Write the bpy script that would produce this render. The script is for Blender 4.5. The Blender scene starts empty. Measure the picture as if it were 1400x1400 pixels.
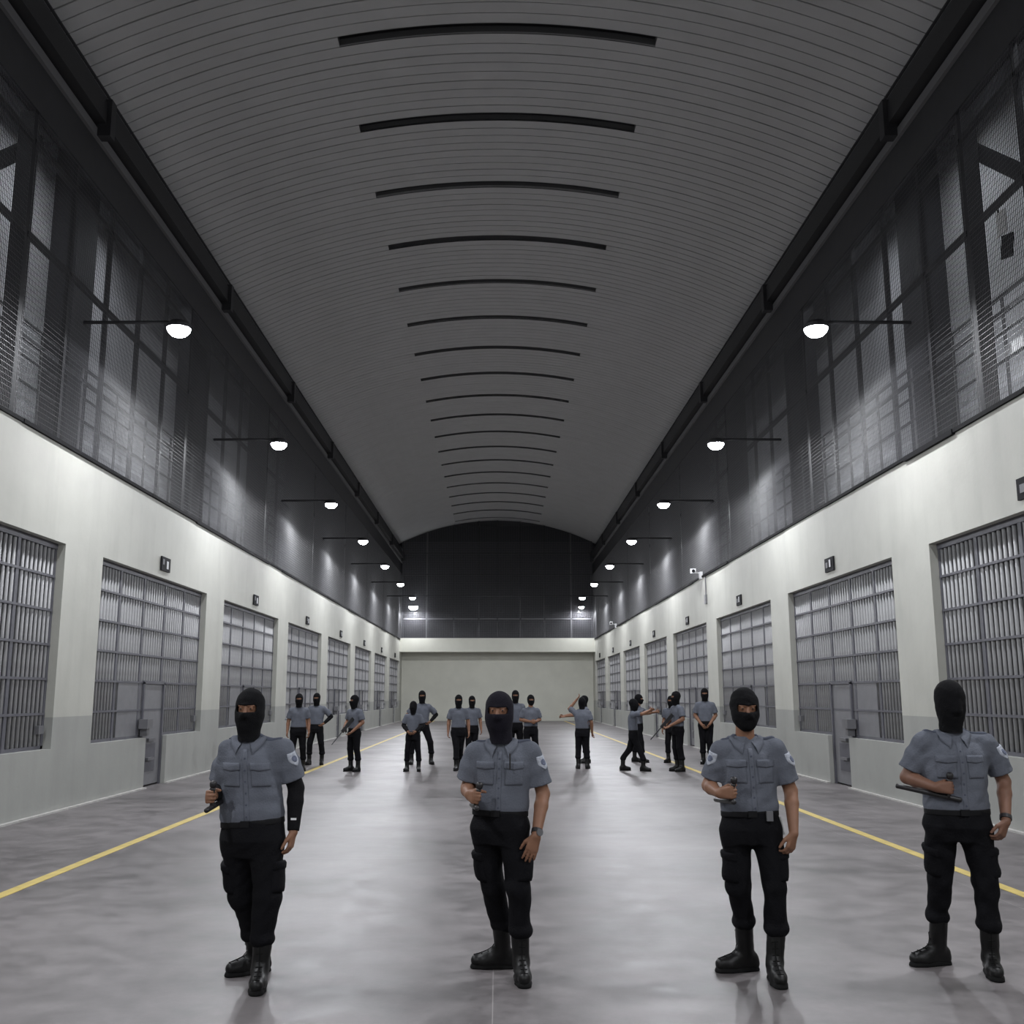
import bpy, math, random
import numpy as np
from mathutils import Vector, Matrix
from mathutils.bvhtree import BVHTree

random.seed(7)
rng = np.random.default_rng(11)
scene = bpy.context.scene
col = scene.collection
R = math.radians

# ------------------------------------------------------------------ camera, world, exposure
EYE = 1.745
cam_data = bpy.data.cameras.new('camera')
cam = bpy.data.objects.new('camera', cam_data)
col.objects.link(cam)
cam.location = (0, 0, EYE)
cam.rotation_euler = (R(90) + math.atan(251 / 1400), 0, 0)
cam_data.sensor_width = 36
cam_data.lens = 36.0
cam_data.shift_x = 20 / 1400
cam_data.clip_end = 300
scene.camera = cam

world = bpy.data.worlds.new('night')
scene.world = world
world.use_nodes = True
world.node_tree.nodes['Background'].inputs[0].default_value = (0.5, 0.55, 0.65, 1)
world.node_tree.nodes['Background'].inputs[1].default_value = 0.002

scene.view_settings.view_transform = 'Standard'
scene.view_settings.look = 'None'
scene.view_settings.gamma = 1
scene.view_settings.use_curve_mapping = False
scene.view_settings.exposure = 0.0

LAMP_WATTS = 250.0
SPILL_WATTS = 260.0
GALLERY_FILL_WATTS = 22.0
LAMP_TILT = math.radians(28)
LAMP_COLOUR = (0.93, 0.95, 1.0)

# ------------------------------------------------------------------ materials
def material(name, colour, rough=0.6, metal=0.0, noise=0.0, scale=8.0, bump=0.0, bump_scale=60.0, spec=0.5, stretch=(1, 1, 1)):
    m = bpy.data.materials.new(name)
    m.use_nodes = True
    nt = m.node_tree
    b = nt.nodes['Principled BSDF']
    b.inputs['Base Color'].default_value = (*colour, 1)
    b.inputs['Roughness'].default_value = rough
    b.inputs['Metallic'].default_value = metal
    b.inputs['Specular IOR Level'].default_value = spec
    if noise or bump:
        tc = nt.nodes.new('ShaderNodeTexCoord')
        mp = nt.nodes.new('ShaderNodeMapping')
        mp.inputs['Scale'].default_value = stretch
        nt.links.new(tc.outputs['Object'], mp.inputs[0])
    if noise:
        n = nt.nodes.new('ShaderNodeTexNoise')
        n.inputs['Scale'].default_value = scale
        n.inputs['Detail'].default_value = 6
        n.inputs['Roughness'].default_value = 0.6
        nt.links.new(mp.outputs[0], n.inputs['Vector'])
        r = nt.nodes.new('ShaderNodeMapRange')
        r.inputs[1].default_value = 0.3
        r.inputs[2].default_value = 0.7
        r.inputs[3].default_value = 1 - noise
        r.inputs[4].default_value = 1 + noise
        nt.links.new(n.outputs['Fac'], r.inputs[0])
        mx = nt.nodes.new('ShaderNodeVectorMath')
        mx.operation = 'SCALE'
        mx.inputs[0].default_value = colour
        nt.links.new(r.outputs[0], mx.inputs['Scale'])
        nt.links.new(mx.outputs[0], b.inputs['Base Color'])
    if bump:
        n2 = nt.nodes.new('ShaderNodeTexNoise')
        n2.inputs['Scale'].default_value = bump_scale
        n2.inputs['Detail'].default_value = 3
        nt.links.new(mp.outputs[0], n2.inputs['Vector'])
        bp = nt.nodes.new('ShaderNodeBump')
        bp.inputs['Strength'].default_value = bump
        bp.inputs['Distance'].default_value = 0.01
        nt.links.new(n2.outputs['Fac'], bp.inputs['Height'])
        nt.links.new(bp.outputs[0], b.inputs['Normal'])
    return m

def painted_wall(name):
    """cream paint above a grey dado band, with faint stains and pour joints"""
    m = material(name, (0.45, 0.45, 0.405), 0.55, noise=0.07, scale=0.9, bump=0.15, bump_scale=14)
    nt = m.node_tree
    b = nt.nodes['Principled BSDF']
    src = b.inputs['Base Color'].links[0].from_socket
    tc = nt.nodes.new('ShaderNodeTexCoord')
    sp = nt.nodes.new('ShaderNodeSeparateXYZ')
    nt.links.new(tc.outputs['Object'], sp.inputs[0])
    lt = nt.nodes.new('ShaderNodeMath')
    lt.operation = 'LESS_THAN'
    lt.inputs[1].default_value = 1.42
    nt.links.new(sp.outputs['Z'], lt.inputs[0])
    mx = nt.nodes.new('ShaderNodeMix')
    mx.data_type = 'RGBA'
    mx.blend_type = 'MULTIPLY'
    nt.links.new(lt.outputs[0], mx.inputs['Factor'])
    nt.links.new(src, mx.inputs['A'])
    mx.inputs['B'].default_value = (0.70, 0.71, 0.74, 1)
    # vertical drips of dirt
    mp = nt.nodes.new('ShaderNodeMapping')
    mp.inputs['Scale'].default_value = (2.2, 2.2, 0.25)
    nt.links.new(tc.outputs['Object'], mp.inputs[0])
    n = nt.nodes.new('ShaderNodeTexNoise')
    n.inputs['Scale'].default_value = 1.2
    n.inputs['Detail'].default_value = 5
    nt.links.new(mp.outputs[0], n.inputs['Vector'])
    r = nt.nodes.new('ShaderNodeMapRange')
    r.inputs[1].default_value = 0.5
    r.inputs[2].default_value = 0.75
    r.inputs[3].default_value = 1.0
    r.inputs[4].default_value = 0.92
    nt.links.new(n.outputs['Fac'], r.inputs[0])
    sc = nt.nodes.new('ShaderNodeVectorMath')
    sc.operation = 'SCALE'
    nt.links.new(mx.outputs['Result'], sc.inputs[0])
    nt.links.new(r.outputs[0], sc.inputs['Scale'])
    nt.links.new(sc.outputs[0], b.inputs['Base Color'])
    return m

def concrete_floor(name):
    m = bpy.data.materials.new(name)
    m.use_nodes = True
    nt = m.node_tree
    L = nt.links.new
    b = nt.nodes['Principled BSDF']
    tc = nt.nodes.new('ShaderNodeTexCoord')
    def noise(scale, detail, rough=0.6):
        n = nt.nodes.new('ShaderNodeTexNoise')
        n.inputs['Scale'].default_value = scale
        n.inputs['Detail'].default_value = detail
        n.inputs['Roughness'].default_value = rough
        L(tc.outputs['Object'], n.inputs['Vector'])
        return n
    n1 = noise(0.45, 8, 0.62)
    n2 = noise(3.0, 8, 0.7)
    add = nt.nodes.new('ShaderNodeMath')
    add.operation = 'MULTIPLY_ADD'
    add.inputs[1].default_value = 0.45
    L(n2.outputs['Fac'], add.inputs[0])
    mul = nt.nodes.new('ShaderNodeMath')
    mul.operation = 'MULTIPLY'
    mul.inputs[1].default_value = 0.55
    L(n1.outputs['Fac'], mul.inputs[0])
    L(mul.outputs[0], add.inputs[2])
    ramp = nt.nodes.new('ShaderNodeValToRGB')
    e = ramp.color_ramp.elements
    e[0].position, e[0].color = 0.39, (0.066, 0.060, 0.060, 1)
    e[1].position, e[1].color = 0.59, (0.178, 0.163, 0.164, 1)
    L(add.outputs[0], ramp.inputs[0])
    # saw-cut joints every 6 m, filled with pale dust
    sp = nt.nodes.new('ShaderNodeSeparateXYZ')
    L(tc.outputs['Object'], sp.inputs[0])
    lines = []
    for ax, per, off, wid in (('X', 4.4, 0.03, 0.006), ('Y', 6.1, 0.55, 0.006)):
        s = nt.nodes.new('ShaderNodeMath'); s.operation = 'ADD'; s.inputs[1].default_value = off + 100 * per
        L(sp.outputs[ax], s.inputs[0])
        md = nt.nodes.new('ShaderNodeMath'); md.operation = 'MODULO'; md.inputs[1].default_value = per
        L(s.outputs[0], md.inputs[0])
        lt = nt.nodes.new('ShaderNodeMath'); lt.operation = 'LESS_THAN'; lt.inputs[1].default_value = wid
        L(md.outputs[0], lt.inputs[0])
        lines.append(lt)
    mxl = nt.nodes.new('ShaderNodeMath'); mxl.operation = 'MAXIMUM'
    L(lines[0].outputs[0], mxl.inputs[0]); L(lines[1].outputs[0], mxl.inputs[1])
    sc = nt.nodes.new('ShaderNodeMath'); sc.operation = 'MULTIPLY'; sc.inputs[1].default_value = 0.5
    L(mxl.outputs[0], sc.inputs[0])
    mix = nt.nodes.new('ShaderNodeMix'); mix.data_type = 'RGBA'
    L(sc.outputs[0], mix.inputs['Factor'])
    L(ramp.outputs['Color'], mix.inputs['A'])
    mix.inputs['B'].default_value = (0.36, 0.34, 0.33, 1)
    L(mix.outputs['Result'], b.inputs['Base Color'])
    rr = nt.nodes.new('ShaderNodeMapRange')
    rr.inputs[1].default_value = 0.3; rr.inputs[2].default_value = 0.7
    rr.inputs[3].default_value = 0.36; rr.inputs[4].default_value = 0.52
    b.inputs['Specular IOR Level'].default_value = 0.4
    L(n2.outputs['Fac'], rr.inputs[0])
    L(rr.outputs[0], b.inputs['Roughness'])
    bp = nt.nodes.new('ShaderNodeBump')
    bp.inputs['Strength'].default_value = 0.06
    bp.inputs['Distance'].default_value = 0.02
    L(n2.outputs['Fac'], bp.inputs['Height'])
    L(bp.outputs[0], b.inputs['Normal'])
    return m

def emitter(name, colour, strength):
    m = bpy.data.materials.new(name)
    m.use_nodes = True
    nt = m.node_tree
    nt.nodes.remove(nt.nodes['Principled BSDF'])
    e = nt.nodes.new('ShaderNodeEmission')
    e.inputs[0].default_value = (*colour, 1)
    e.inputs[1].default_value = strength
    nt.links.new(e.outputs[0], nt.nodes['Material Output'].inputs[0])
    return m

M = {}
M['wall'] = painted_wall('painted_concrete')
M['wall_end'] = material('end_wall_paint', (0.60, 0.60, 0.53), 0.6, noise=0.06, scale=0.7)
M['floor'] = concrete_floor('polished_concrete')
M['ceiling'] = material('ceiling_metal', (0.46, 0.46, 0.465), 0.55, noise=0.05, scale=1.5)
M['dark_steel'] = material('dark_steel', (0.022, 0.022, 0.025), 0.55, noise=0.15, scale=4)
M['beam'] = material('beam_paint', (0.018, 0.018, 0.020), 0.6)
M['strip'] = material('grey_strip', (0.12, 0.12, 0.125), 0.6)
M['mesh'] = material('mesh_steel', (0.045, 0.045, 0.05), 0.42, spec=1.0)
M['end_mesh'] = material('end_mesh_steel', (0.16, 0.16, 0.175), 0.45, spec=0.8)
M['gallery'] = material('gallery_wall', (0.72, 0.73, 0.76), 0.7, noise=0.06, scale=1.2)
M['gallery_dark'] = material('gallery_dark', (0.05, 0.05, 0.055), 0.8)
M['bar'] = material('bar_paint', (0.34, 0.34, 0.345), 0.55, spec=0.3, noise=0.12, scale=6)
M['gate_frame'] = material('gate_frame_paint', (0.085, 0.085, 0.10), 0.5, noise=0.12, scale=5)
M['plate'] = material('plate_paint', (0.165, 0.165, 0.175), 0.45, noise=0.1, scale=5)
M['lock'] = material('lock_metal', (0.16, 0.16, 0.17), 0.4, metal=0.3)
M['cell'] = material('cell_concrete', (0.34, 0.34, 0.34), 0.8, noise=0.15, scale=1.3)
M['yellow'] = material('yellow_paint', (0.52, 0.40, 0.11), 0.5, noise=0.18, scale=5)
M['base'] = material('base_sealant', (0.42, 0.41, 0.39), 0.6, noise=0.2, scale=6)
M['sign'] = material('sign_black', (0.010, 0.010, 0.012), 0.7, spec=0.15)
M['rubber_trim'] = material('rubber_trim', (0.012, 0.012, 0.013), 0.8, spec=0.1)
M['white'] = material('white_plastic', (0.75, 0.75, 0.76), 0.4)
M['glyph'] = material('glyph_white', (0.6, 0.6, 0.62), 0.6)
M['glyph_grey'] = material('glyph_grey', (0.16, 0.16, 0.17), 0.6)
M['lamp'] = emitter('lamp_diffuser', (0.93, 0.95, 1.0), 40.0)
M['shirt'] = material('grey_blue_cloth', (0.112, 0.121, 0.146), 0.85, noise=0.12, scale=9, bump=0.35, bump_scale=90, spec=0.2)
M['shirt_dark'] = material('grey_blue_cloth_seam', (0.070, 0.078, 0.105), 0.85, spec=0.2)
M['trousers'] = material('black_cloth', (0.0065, 0.0065, 0.008), 0.9, bump=0.4, bump_scale=70, spec=0.12)
M['mask'] = material('black_knit', (0.006, 0.006, 0.007), 0.95, bump=0.5, bump_scale=180, spec=0.15)
M['mask_navy'] = material('navy_knit', (0.010, 0.009, 0.014), 0.95, bump=0.5, bump_scale=180, spec=0.15)
M['boot'] = material('black_leather', (0.006, 0.006, 0.006), 0.45, bump=0.15, bump_scale=60, spec=0.3)
M['sole'] = material('black_rubber', (0.007, 0.007, 0.007), 0.8, spec=0.15)
M['belt'] = material('black_webbing', (0.006, 0.006, 0.007), 0.7, spec=0.2)
M['skin'] = material('skin', (0.215, 0.108, 0.065), 0.55, noise=0.08, scale=20, spec=0.35)
M['skin_dark'] = material('skin_dark', (0.17, 0.085, 0.055), 0.55, noise=0.08, scale=20, spec=0.35)
M['eye'] = material('eye', (0.03, 0.02, 0.018), 0.2)
M['rubber'] = material('baton_rubber', (0.012, 0.011, 0.012), 0.45)
M['metal'] = material('steel', (0.45, 0.45, 0.46), 0.3, metal=0.9)
M['patch'] = material('patch_white', (0.36, 0.38, 0.43), 0.8, noise=0.3, scale=90)
M['patch_blue'] = material('patch_blue', (0.11, 0.125, 0.18), 0.8, noise=0.5, scale=120)
M['sleeve'] = material('black_sleeve', (0.006, 0.006, 0.007), 0.85, spec=0.15, bump=0.3, bump_scale=120)
M['gun'] = material('gun_metal', (0.018, 0.018, 0.02), 0.4)

# ------------------------------------------------------------------ mesh helpers
class MB:
    def __init__(self):
        self.v, self.f = [], []
    def box(self, lo, hi):
        n = len(self.v)
        (a, b, c), (d, e, g) = lo, hi
        self.v += [(a, b, c), (d, b, c), (d, e, c), (a, e, c), (a, b, g), (d, b, g), (d, e, g), (a, e, g)]
        self.f += [tuple(n + i for i in q) for q in ((0, 3, 2, 1), (4, 5, 6, 7), (0, 1, 5, 4), (1, 2, 6, 5), (2, 3, 7, 6), (3, 0, 4, 7))]
        return self
    def beam(self, p, q, w, h):
        """rectangular bar between two points"""
        p, q = Vector(p), Vector(q)
        d = (q - p).normalized()
        u = d.cross(Vector((0, 0, 1)))
        if u.length < 1e-4:
            u = Vector((1, 0, 0))
        u.normalize()
        w2, v = u * (w / 2), u.cross(d).normalized() * (h / 2)
        n = len(self.v)
        for c in (p, q):
            self.v += [tuple(c - w2 - v), tuple(c + w2 - v), tuple(c + w2 + v), tuple(c - w2 + v)]
        self.f += [tuple(n + i for i in t) for t in ((0, 1, 2, 3), (7, 6, 5, 4), (0, 4, 5, 1), (1, 5, 6, 2), (2, 6, 7, 3), (3, 7, 4, 0))]
        return self
    def tube(self, p, q, r, r2=None, n=10, rings=None):
        p, q = Vector(p), Vector(q)
        r2 = r if r2 is None else r2
        d = (q - p)
        L = d.length
        d.normalize()
        u = d.orthogonal().normalized()
        v = d.cross(u)
        prof = rings or [(0, r), (1, r2)]
        base = len(self.v)
        for t, rr in prof:
            for i in range(n):
                a = 2 * math.pi * i / n
                self.v.append(tuple(p + d * (L * t) + (u * math.cos(a) + v * math.sin(a)) * rr))
        for k in range(len(prof) - 1):
            for i in range(n):
                j = (i + 1) % n
                self.f.append((base + k * n + i, base + k * n + j, base + (k + 1) * n + j, base + (k + 1) * n + i))
        self.f.append(tuple(base + i for i in reversed(range(n))))
        self.f.append(tuple(base + (len(prof) - 1) * n + i for i in range(n)))
        return self
    def build(self, name, mat, parent=None, loc=(0, 0, 0), smooth=False):
        return make_object(name, self.v, self.f, mat, parent, loc, smooth)

def make_mesh(name, verts, faces, mat, smooth=False):
    me = bpy.data.meshes.new(name)
    me.from_pydata(verts, [], faces)
    me.materials.append(mat)
    if smooth:
        me.shade_smooth()
    me.update()
    return me

def make_object(name, verts, faces, mat, parent=None, loc=(0, 0, 0), smooth=False):
    o = bpy.data.objects.new(name, make_mesh(name, verts, faces, mat, smooth))
    col.objects.link(o)
    o.location = loc
    if parent:
        o.parent = parent
    return o

def link_copy(o, parent, loc=None):
    c = o.copy()
    col.objects.link(c)
    c.parent = parent
    if loc is not None:
        c.location = loc
    return c

def thing(name, label, cat, loc=(0, 0, 0), group=None, rot=None):
    o = bpy.data.objects.new(name, None)
    col.objects.link(o)
    o.empty_display_size = 0.1
    o.location = loc
    if rot is not None:
        o.rotation_euler = rot
    return tag(o, label, cat, group)

def tag(o, label, cat, group=None):
    o['label'], o['category'] = label, cat
    if group:
        o['group'] = group
    return o

def structure(o):
    o['kind'] = 'structure'
    return o

ORD = ['first', 'second', 'third', 'fourth', 'fifth', 'sixth', 'seventh', 'eighth', 'ninth', 'tenth', 'eleventh', 'twelfth',
       'thirteenth', 'fourteenth', 'fifteenth', 'sixteenth', 'seventeenth', 'eighteenth', 'nineteenth', 'twentieth']

# ------------------------------------------------------------------ the hall
W = 6.75            # half width between the cell fronts
TOP = 5.60          # top of the concrete cell fronts
Y0, Y1 = -12.0, 73.0
PITCH = 7.9
GATE_Y = [9.5 + PITCH * k for k in range(8)]
GATE_L, SILL, HEAD = 6.36, 0.95, 4.08
DOOR_A, DOOR_B = 2.72, 3.98

structure(MB().box((-7.2, Y0, -0.3), (7.2, Y1, 0)).build('floor', M['floor']))

def cell_front(side):
    m = MB()
    a, b = (W, W + 0.34)
    def bx(y0, y1, z0, z1):
        x0, x1 = sorted((side * a, side * b))
        m.box((x0, y0, z0), (x1, y1, z1))
    bx(Y0, Y1, HEAD, TOP)
    y = Y0
    for g in GATE_Y:
        bx(y, g, 0, HEAD)
        bx(g, g + DOOR_A, 0, SILL)
        bx(g + DOOR_B, g + GATE_L, 0, SILL)
        y = g + GATE_L
    bx(y, Y1, 0, HEAD)
    return m
structure(cell_front(-1).build('wall_left', M['wall']))
structure(cell_front(1).build('wall_right', M['wall']))

def cell_rooms(side):
    """the concrete rooms behind the gates"""
    m = MB()
    def bx(xa, xb, y0, y1, z0, z1):
        x0, x1 = sorted((side * xa, side * xb))
        m.box((x0, y0, z0), (x1, y1, z1))
    a, b = W + 0.34, 12.0
    bx(a, b, 7.0, Y1, -0.3, 0.0)
    bx(a, b, 7.0, Y1, 4.6, 4.8)
    bx(b, b + 0.2, 7.0, Y1, 0, 4.8)
    for k in range(9):
        yy = 9.5 - (PITCH - GATE_L) / 2 + PITCH * k
        bx(a, b, yy - 0.1, yy + 0.1, 0, 4.6)
    return m
structure(cell_rooms(-1).build('wall_cells_left', M['cell']))
structure(cell_rooms(1).build('wall_cells_right', M['cell']))

# end wall with its projecting upper band, and a plain wall closing the hall behind the camera
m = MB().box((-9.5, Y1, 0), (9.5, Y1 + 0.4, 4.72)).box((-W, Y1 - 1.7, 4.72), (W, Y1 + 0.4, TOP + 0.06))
structure(m.build('wall_end', M['wall_end']))
m = MB().box((-10, Y0 - 0.4, 0), (10, Y0, TOP))
structure(m.build('wall_back', M['wall']))
m = MB().box((-10, Y0 - 0.4, TOP), (10, Y0, 14.5))
structure(m.build('wall_back_upper', M['gallery_dark']))

# sealant strip along the foot of each cell front, angle iron along the top
for i, s in enumerate((-1, 1)):
    x0, x1 = sorted((s * (W - 0.07), s * W))
    m = MB()
    y = 7.0
    for g in GATE_Y:
        m.box((x0, y, 0), (x1, g + DOOR_A, 0.025))
        y = g + DOOR_B
    m.box((x0, y, 0), (x1, Y1, 0.025))
    structure(m.build('baseboard_left' if s < 0 else 'baseboard_right', M['base']))
    m = MB()
    y = Y0
    k = 0
    while y < Y1:
        L = random.uniform(1.6, 3.4)
        d = random.uniform(0, 0.03)
        x0, x1 = sorted((s * (W - 0.03 - d), s * (W + 0.1)))
        m.box((x0, y, TOP - 0.03 - random.uniform(0, 0.03)), (x1, min(y + L, Y1), TOP + 0.02))
        y += L
    structure(m.build('trim_%d' % (i + 1), M['rubber_trim']))

# yellow safety lines painted on the floor
for s, x, nm in ((-1, -4.40, 'left'), (1, 4.68, 'right')):
    o = MB().box((x - 0.06, 2.0, 0.0), (x + 0.06, 72.9, 0.004)).build('floor_line', M['yellow'])
    tag(o, 'yellow safety line painted on the floor along the %s row of cells' % nm, 'floor marking', 'yellow floor lines')

# ------------------------------------------------------------------ vaulted ceiling with transverse seams and vent slots
RIDGE, ARC_R = 14.0, 15.26
def arc_z(x):
    return RIDGE - (ARC_R - math.sqrt(ARC_R * ARC_R - x * x))
SEAM = 0.296
SLOT_Y = [17.2 + 10 * SEAM * k for k in range(-6, 19)]
SLOT_X = 2.95
def ceiling_mesh():
    m = MB()
    xs = sorted(set([round(-7.3 + 14.6 * i / 40, 4) for i in range(41)] + [-SLOT_X, SLOT_X]))
    n0 = int((17.2 - Y0) / SEAM) + 1
    ystart = 17.2 - SEAM / 2 - n0 * SEAM
    count = int((Y1 - 1.45 - ystart) / SEAM) + 1
    def strip(ya, za, yb, zb, slot=False):
        n = len(m.v)
        for x in xs:
            z = arc_z(x)
            m.v.append((x, ya, z + za))
            m.v.append((x, yb, z + zb))
        for i in range(len(xs) - 1):
            if slot and xs[i] >= -SLOT_X - 1e-4 and xs[i + 1] <= SLOT_X + 1e-4:
                continue
            q = n + 2 * i
            m.f.append((q, q + 1, q + 3, q + 2))
    slots = set(round((y - SEAM / 2 - ystart) / SEAM) for y in SLOT_Y)
    for k in range(count):
        y = ystart + k * SEAM
        d = 0.05 if k % 3 == 0 else 0.03
        g = 0.034 if k % 3 == 0 else 0.024
        is_slot = k in slots
        strip(y, 0, y, d, is_slot)
        strip(y, d, y + g, d, is_slot)
        strip(y + g, d, y + g, 0, is_slot)
        strip(y + g, 0, y + SEAM, 0, is_slot)
    return m
structure(ceiling_mesh().build('ceiling', M['ceiling']))
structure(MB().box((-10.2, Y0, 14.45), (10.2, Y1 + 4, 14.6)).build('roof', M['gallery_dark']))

def vent_box():
    m = MB()
    xs = [-SLOT_X + 2 * SLOT_X * i / 16 for i in range(17)]
    h, a, b = 0.30, -SEAM / 2 , SEAM / 2
    for x in xs:
        z = arc_z(x)
        m.v += [(x, a, z - 0.012), (x, a, z + h), (x, b, z + h), (x, b, z - 0.012)]
    for i in range(16):
        p, q = 4 * i, 4 * i + 4
        m.f += [(p, q, q + 1, p + 1), (p + 1, q + 1, q + 2, p + 2), (p + 2, q + 2, q + 3, p + 3)]
    m.f += [(0, 1, 2, 3), (67, 66, 65, 64)]
    return m.v, m.f
vv, vf = vent_box()
vent_me = make_mesh('vent_box', vv, vf, M['strip'])
lv = MB()
for j in range(2):
    for i in range(16):
        xa, xb = -SLOT_X + 2 * SLOT_X * i / 16, -SLOT_X + 2 * SLOT_X * (i + 1) / 16
        y = -0.05 + 0.10 * j
        lv.beam((xa, y, arc_z(xa) + 0.13), (xb, y, arc_z(xb) + 0.13), 0.012, 0.10)
louvre_me = make_mesh('louvre', lv.v, lv.f, M['dark_steel'])
vis = [y for y in SLOT_Y if y > 13]
for y in SLOT_Y:
    if y < 13:
        lab = 'dark vent slot across the vaulted ceiling above the camera'
    else:
        k = vis.index(y)
        lab = 'dark curved vent slot across the ceiling ridge, %s counting from the near end' % ORD[k] if k < 20 else 'dark curved vent slot at the far end of the ceiling'
    if y < 13:
        lab = 'dark curved vent slot across the ceiling, out of view above the camera'
    t = thing('ceiling_vent', lab, 'vent', (0, y, 0), 'curved ceiling vents')
    o = bpy.data.objects.new('vent_box', vent_me); col.objects.link(o); o.parent = t
    o = bpy.data.objects.new('louvre', louvre_me); col.objects.link(o); o.parent = t

# eaves beams along both sides, with hanging brackets
for i, s in enumerate((-1, 1)):
    x0, x1 = sorted((s * 6.58, s * 7.0))
    nm = 'left' if s < 0 else 'right'
    bm_ = structure(MB().box((x0, Y0, 11.22), (x1, Y1, 11.60)).build('beam_' + nm, M['beam']))
    st = MB()
    x0, x1 = sorted((s * 6.72, s * 6.80))
    st.box((x0, Y0, 10.98), (x1, Y1, 11.14))
    structure(st.build('trim_%d' % (3 + i), M['strip']))
    for k in range(-2, 8):
        y = 15.9 + PITCH * k
        x0, x1 = sorted((s * 6.50, s * 6.74))
        MB().box((x0, y - 0.10, 11.0), (x1, y + 0.10, 11.66)).build('bracket', M['dark_steel'], bm_)
    # closing panel between beam and vault, fascia below the beam
    x0, x1 = sorted((s * 7.0, s * 7.1))
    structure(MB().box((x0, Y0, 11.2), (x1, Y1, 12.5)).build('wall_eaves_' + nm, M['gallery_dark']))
    x0, x1 = sorted((s * 6.78, s * 6.86))
    structure(MB().box((x0, Y0, 10.25), (x1, Y1, 11.25)).build('fascia_' + nm, M['dark_steel']))
    # gallery behind the mesh: slab, back wall with dark piers, roof
    x0, x1 = sorted((s * 6.95, s * 10.2))
    structure(MB().box((x0, Y0, 5.2), (x1, Y1 + 4, TOP - 0.02)).build('floor_gallery_' + nm, M['cell']))
    structure(MB().box((x0, Y0, 12.3), (x1, Y1 + 4, 12.45)).build('ceiling_gallery_' + nm, M['gallery_dark']))
    x0, x1 = sorted((s * 8.6, s * 8.9))
    structure(MB().box((x0, Y0, TOP - 0.02), (x1, Y1 + 4, 12.3)).build('wall_gallery_' + nm, M['gallery']))
    for k in range(8):
        y = 18.5 + PITCH * (k - 1)
        x0, x1 = sorted((s * 8.1, s * 8.6))
        structure(MB().box((x0, y, TOP - 0.02), (x1, y + 0.95, 12.3)).build('column', M['gallery_dark']))
    # knee brace at the first thick post in view
    o = MB().beam((s * 7.16, 12.9, 8.73), (s * 7.16, 14.75, 10.28), 0.12, 0.20).build('diagonal_brace', M['dark_steel'])
    tag(o, 'dark steel diagonal brace crossing the near thick post behind the %s mesh screen' % nm, 'brace')

# ------------------------------------------------------------------ mesh screens, one bay per main post
TURN = R(25)
def mesh_sheet(s, L, z0, z1, pv=0.046, ph=0.075):
    m = MB()
    n = int(L / pv)
    for i in range(n):
        y = (i + 0.5) * L / n
        # strands of the expanded metal are turned a little out of square
        cx, cy = -s * 0.0046 * math.cos(TURN), 0.0046 * math.sin(TURN)
        m.beam((0, y, z0), (0, y, z1), 0.002, 0.002)
        k8 = len(m.v) - 8
        nx, ny = 0.0011 * math.sin(TURN) * s, 0.0011 * math.cos(TURN)
        c4 = [(-cx - nx, y - cy - ny), (cx - nx, y + cy - ny), (cx + nx, y + cy + ny), (-cx + nx, y - cy + ny)]
        for i8 in range(8):
            z = z0 if i8 < 4 else z1
            m.v[k8 + i8] = (c4[i8 % 4][0], c4[i8 % 4][1], z)
    k = int((z1 - z0) / ph)
    for i in range(k):
        z = z0 + (i + 0.5) * (z1 - z0) / k
        m.box((-0.0020, 0, z - 0.0022), (0.0020, L, z + 0.0022))
    return m

POST0 = 13.85
BAY = 7.85
def box_part(lo, hi, name, mat, parent):
    return MB().box(lo, hi).build(name, mat, parent)
sheet_me = {}
for s in (-1, 1):
    nm = 'left' if s < 0 else 'right'
    for k in range(9):
        ya = POST0 + BAY * (k - 1)
        yb = min(ya + BAY, Y1 - 0.02)
        L = yb - ya
        key = (s, round(L, 3))
        if key not in sheet_me:
            q = mesh_sheet(s, L - 0.1, TOP + 0.03, 10.26)
            sheet_me[key] = make_mesh('wire_mesh', q.v, q.f, M['mesh'])
        where = 'nearest the camera' if k == 0 else ('at the far end' if k == 8 else '%s bay from the camera' % ORD[k])
        t = thing('mesh_screen', 'dark steel mesh screen of the gallery above the %s cells, %s' % (nm, where), 'mesh screen',
                  (s * 6.80, ya, 0), 'gallery mesh screens')
        o = bpy.data.objects.new('wire_mesh', sheet_me[key]); col.objects.link(o); o.parent = t; o.location = (0, 0.05, 0)
        a, b = sorted((s * 0.03, s * 0.25))
        box_part((a, 0.01, TOP), (b, 0.20, 10.25), 'post', M['dark_steel'], t)
        j = 1
        while 1.57 * j < L - 0.4:
            y = 1.57 * j
            if j == 1 and k <= 2:
                pass
            box_part((0.01 * 1, y - 0.035, TOP), (0.08, y + 0.035, 10.3), 'mullion', M['dark_steel'], t) if s > 0 else \
                box_part((-0.08, y - 0.035, TOP), (-0.01, y + 0.035, 10.3), 'mullion', M['dark_steel'], t)
            j += 1
        for z, w in ((9.82, 0.045), (8.36, 0.045)):
            a, b = sorted((s * 0.01, s * 0.07))
            box_part((a, 0.1, z - w), (b, L, z + w), 'rail', M['dark_steel'], t)
    # handrail inside the gallery
    t = thing('handrail', 'dark tubular handrail behind the %s gallery mesh' % nm, 'handrail', (s * 7.15, 5.5, 0), 'gallery handrails')
    for z, r in ((7.32, 0.028), (7.08, 0.04), (6.8, 0.02), (6.4, 0.025)):
        MB().tube((0, 0, z), (0, 67.4, z), r, n=8).build('rail', M['dark_steel'], t)
    for i in range(42):
        y = 0.2 + i * 1.61
        MB().tube((0, y, TOP - 0.02), (0, y, 7.32), 0.026, n=8).build('stanchion', M['strip'], t)

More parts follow.
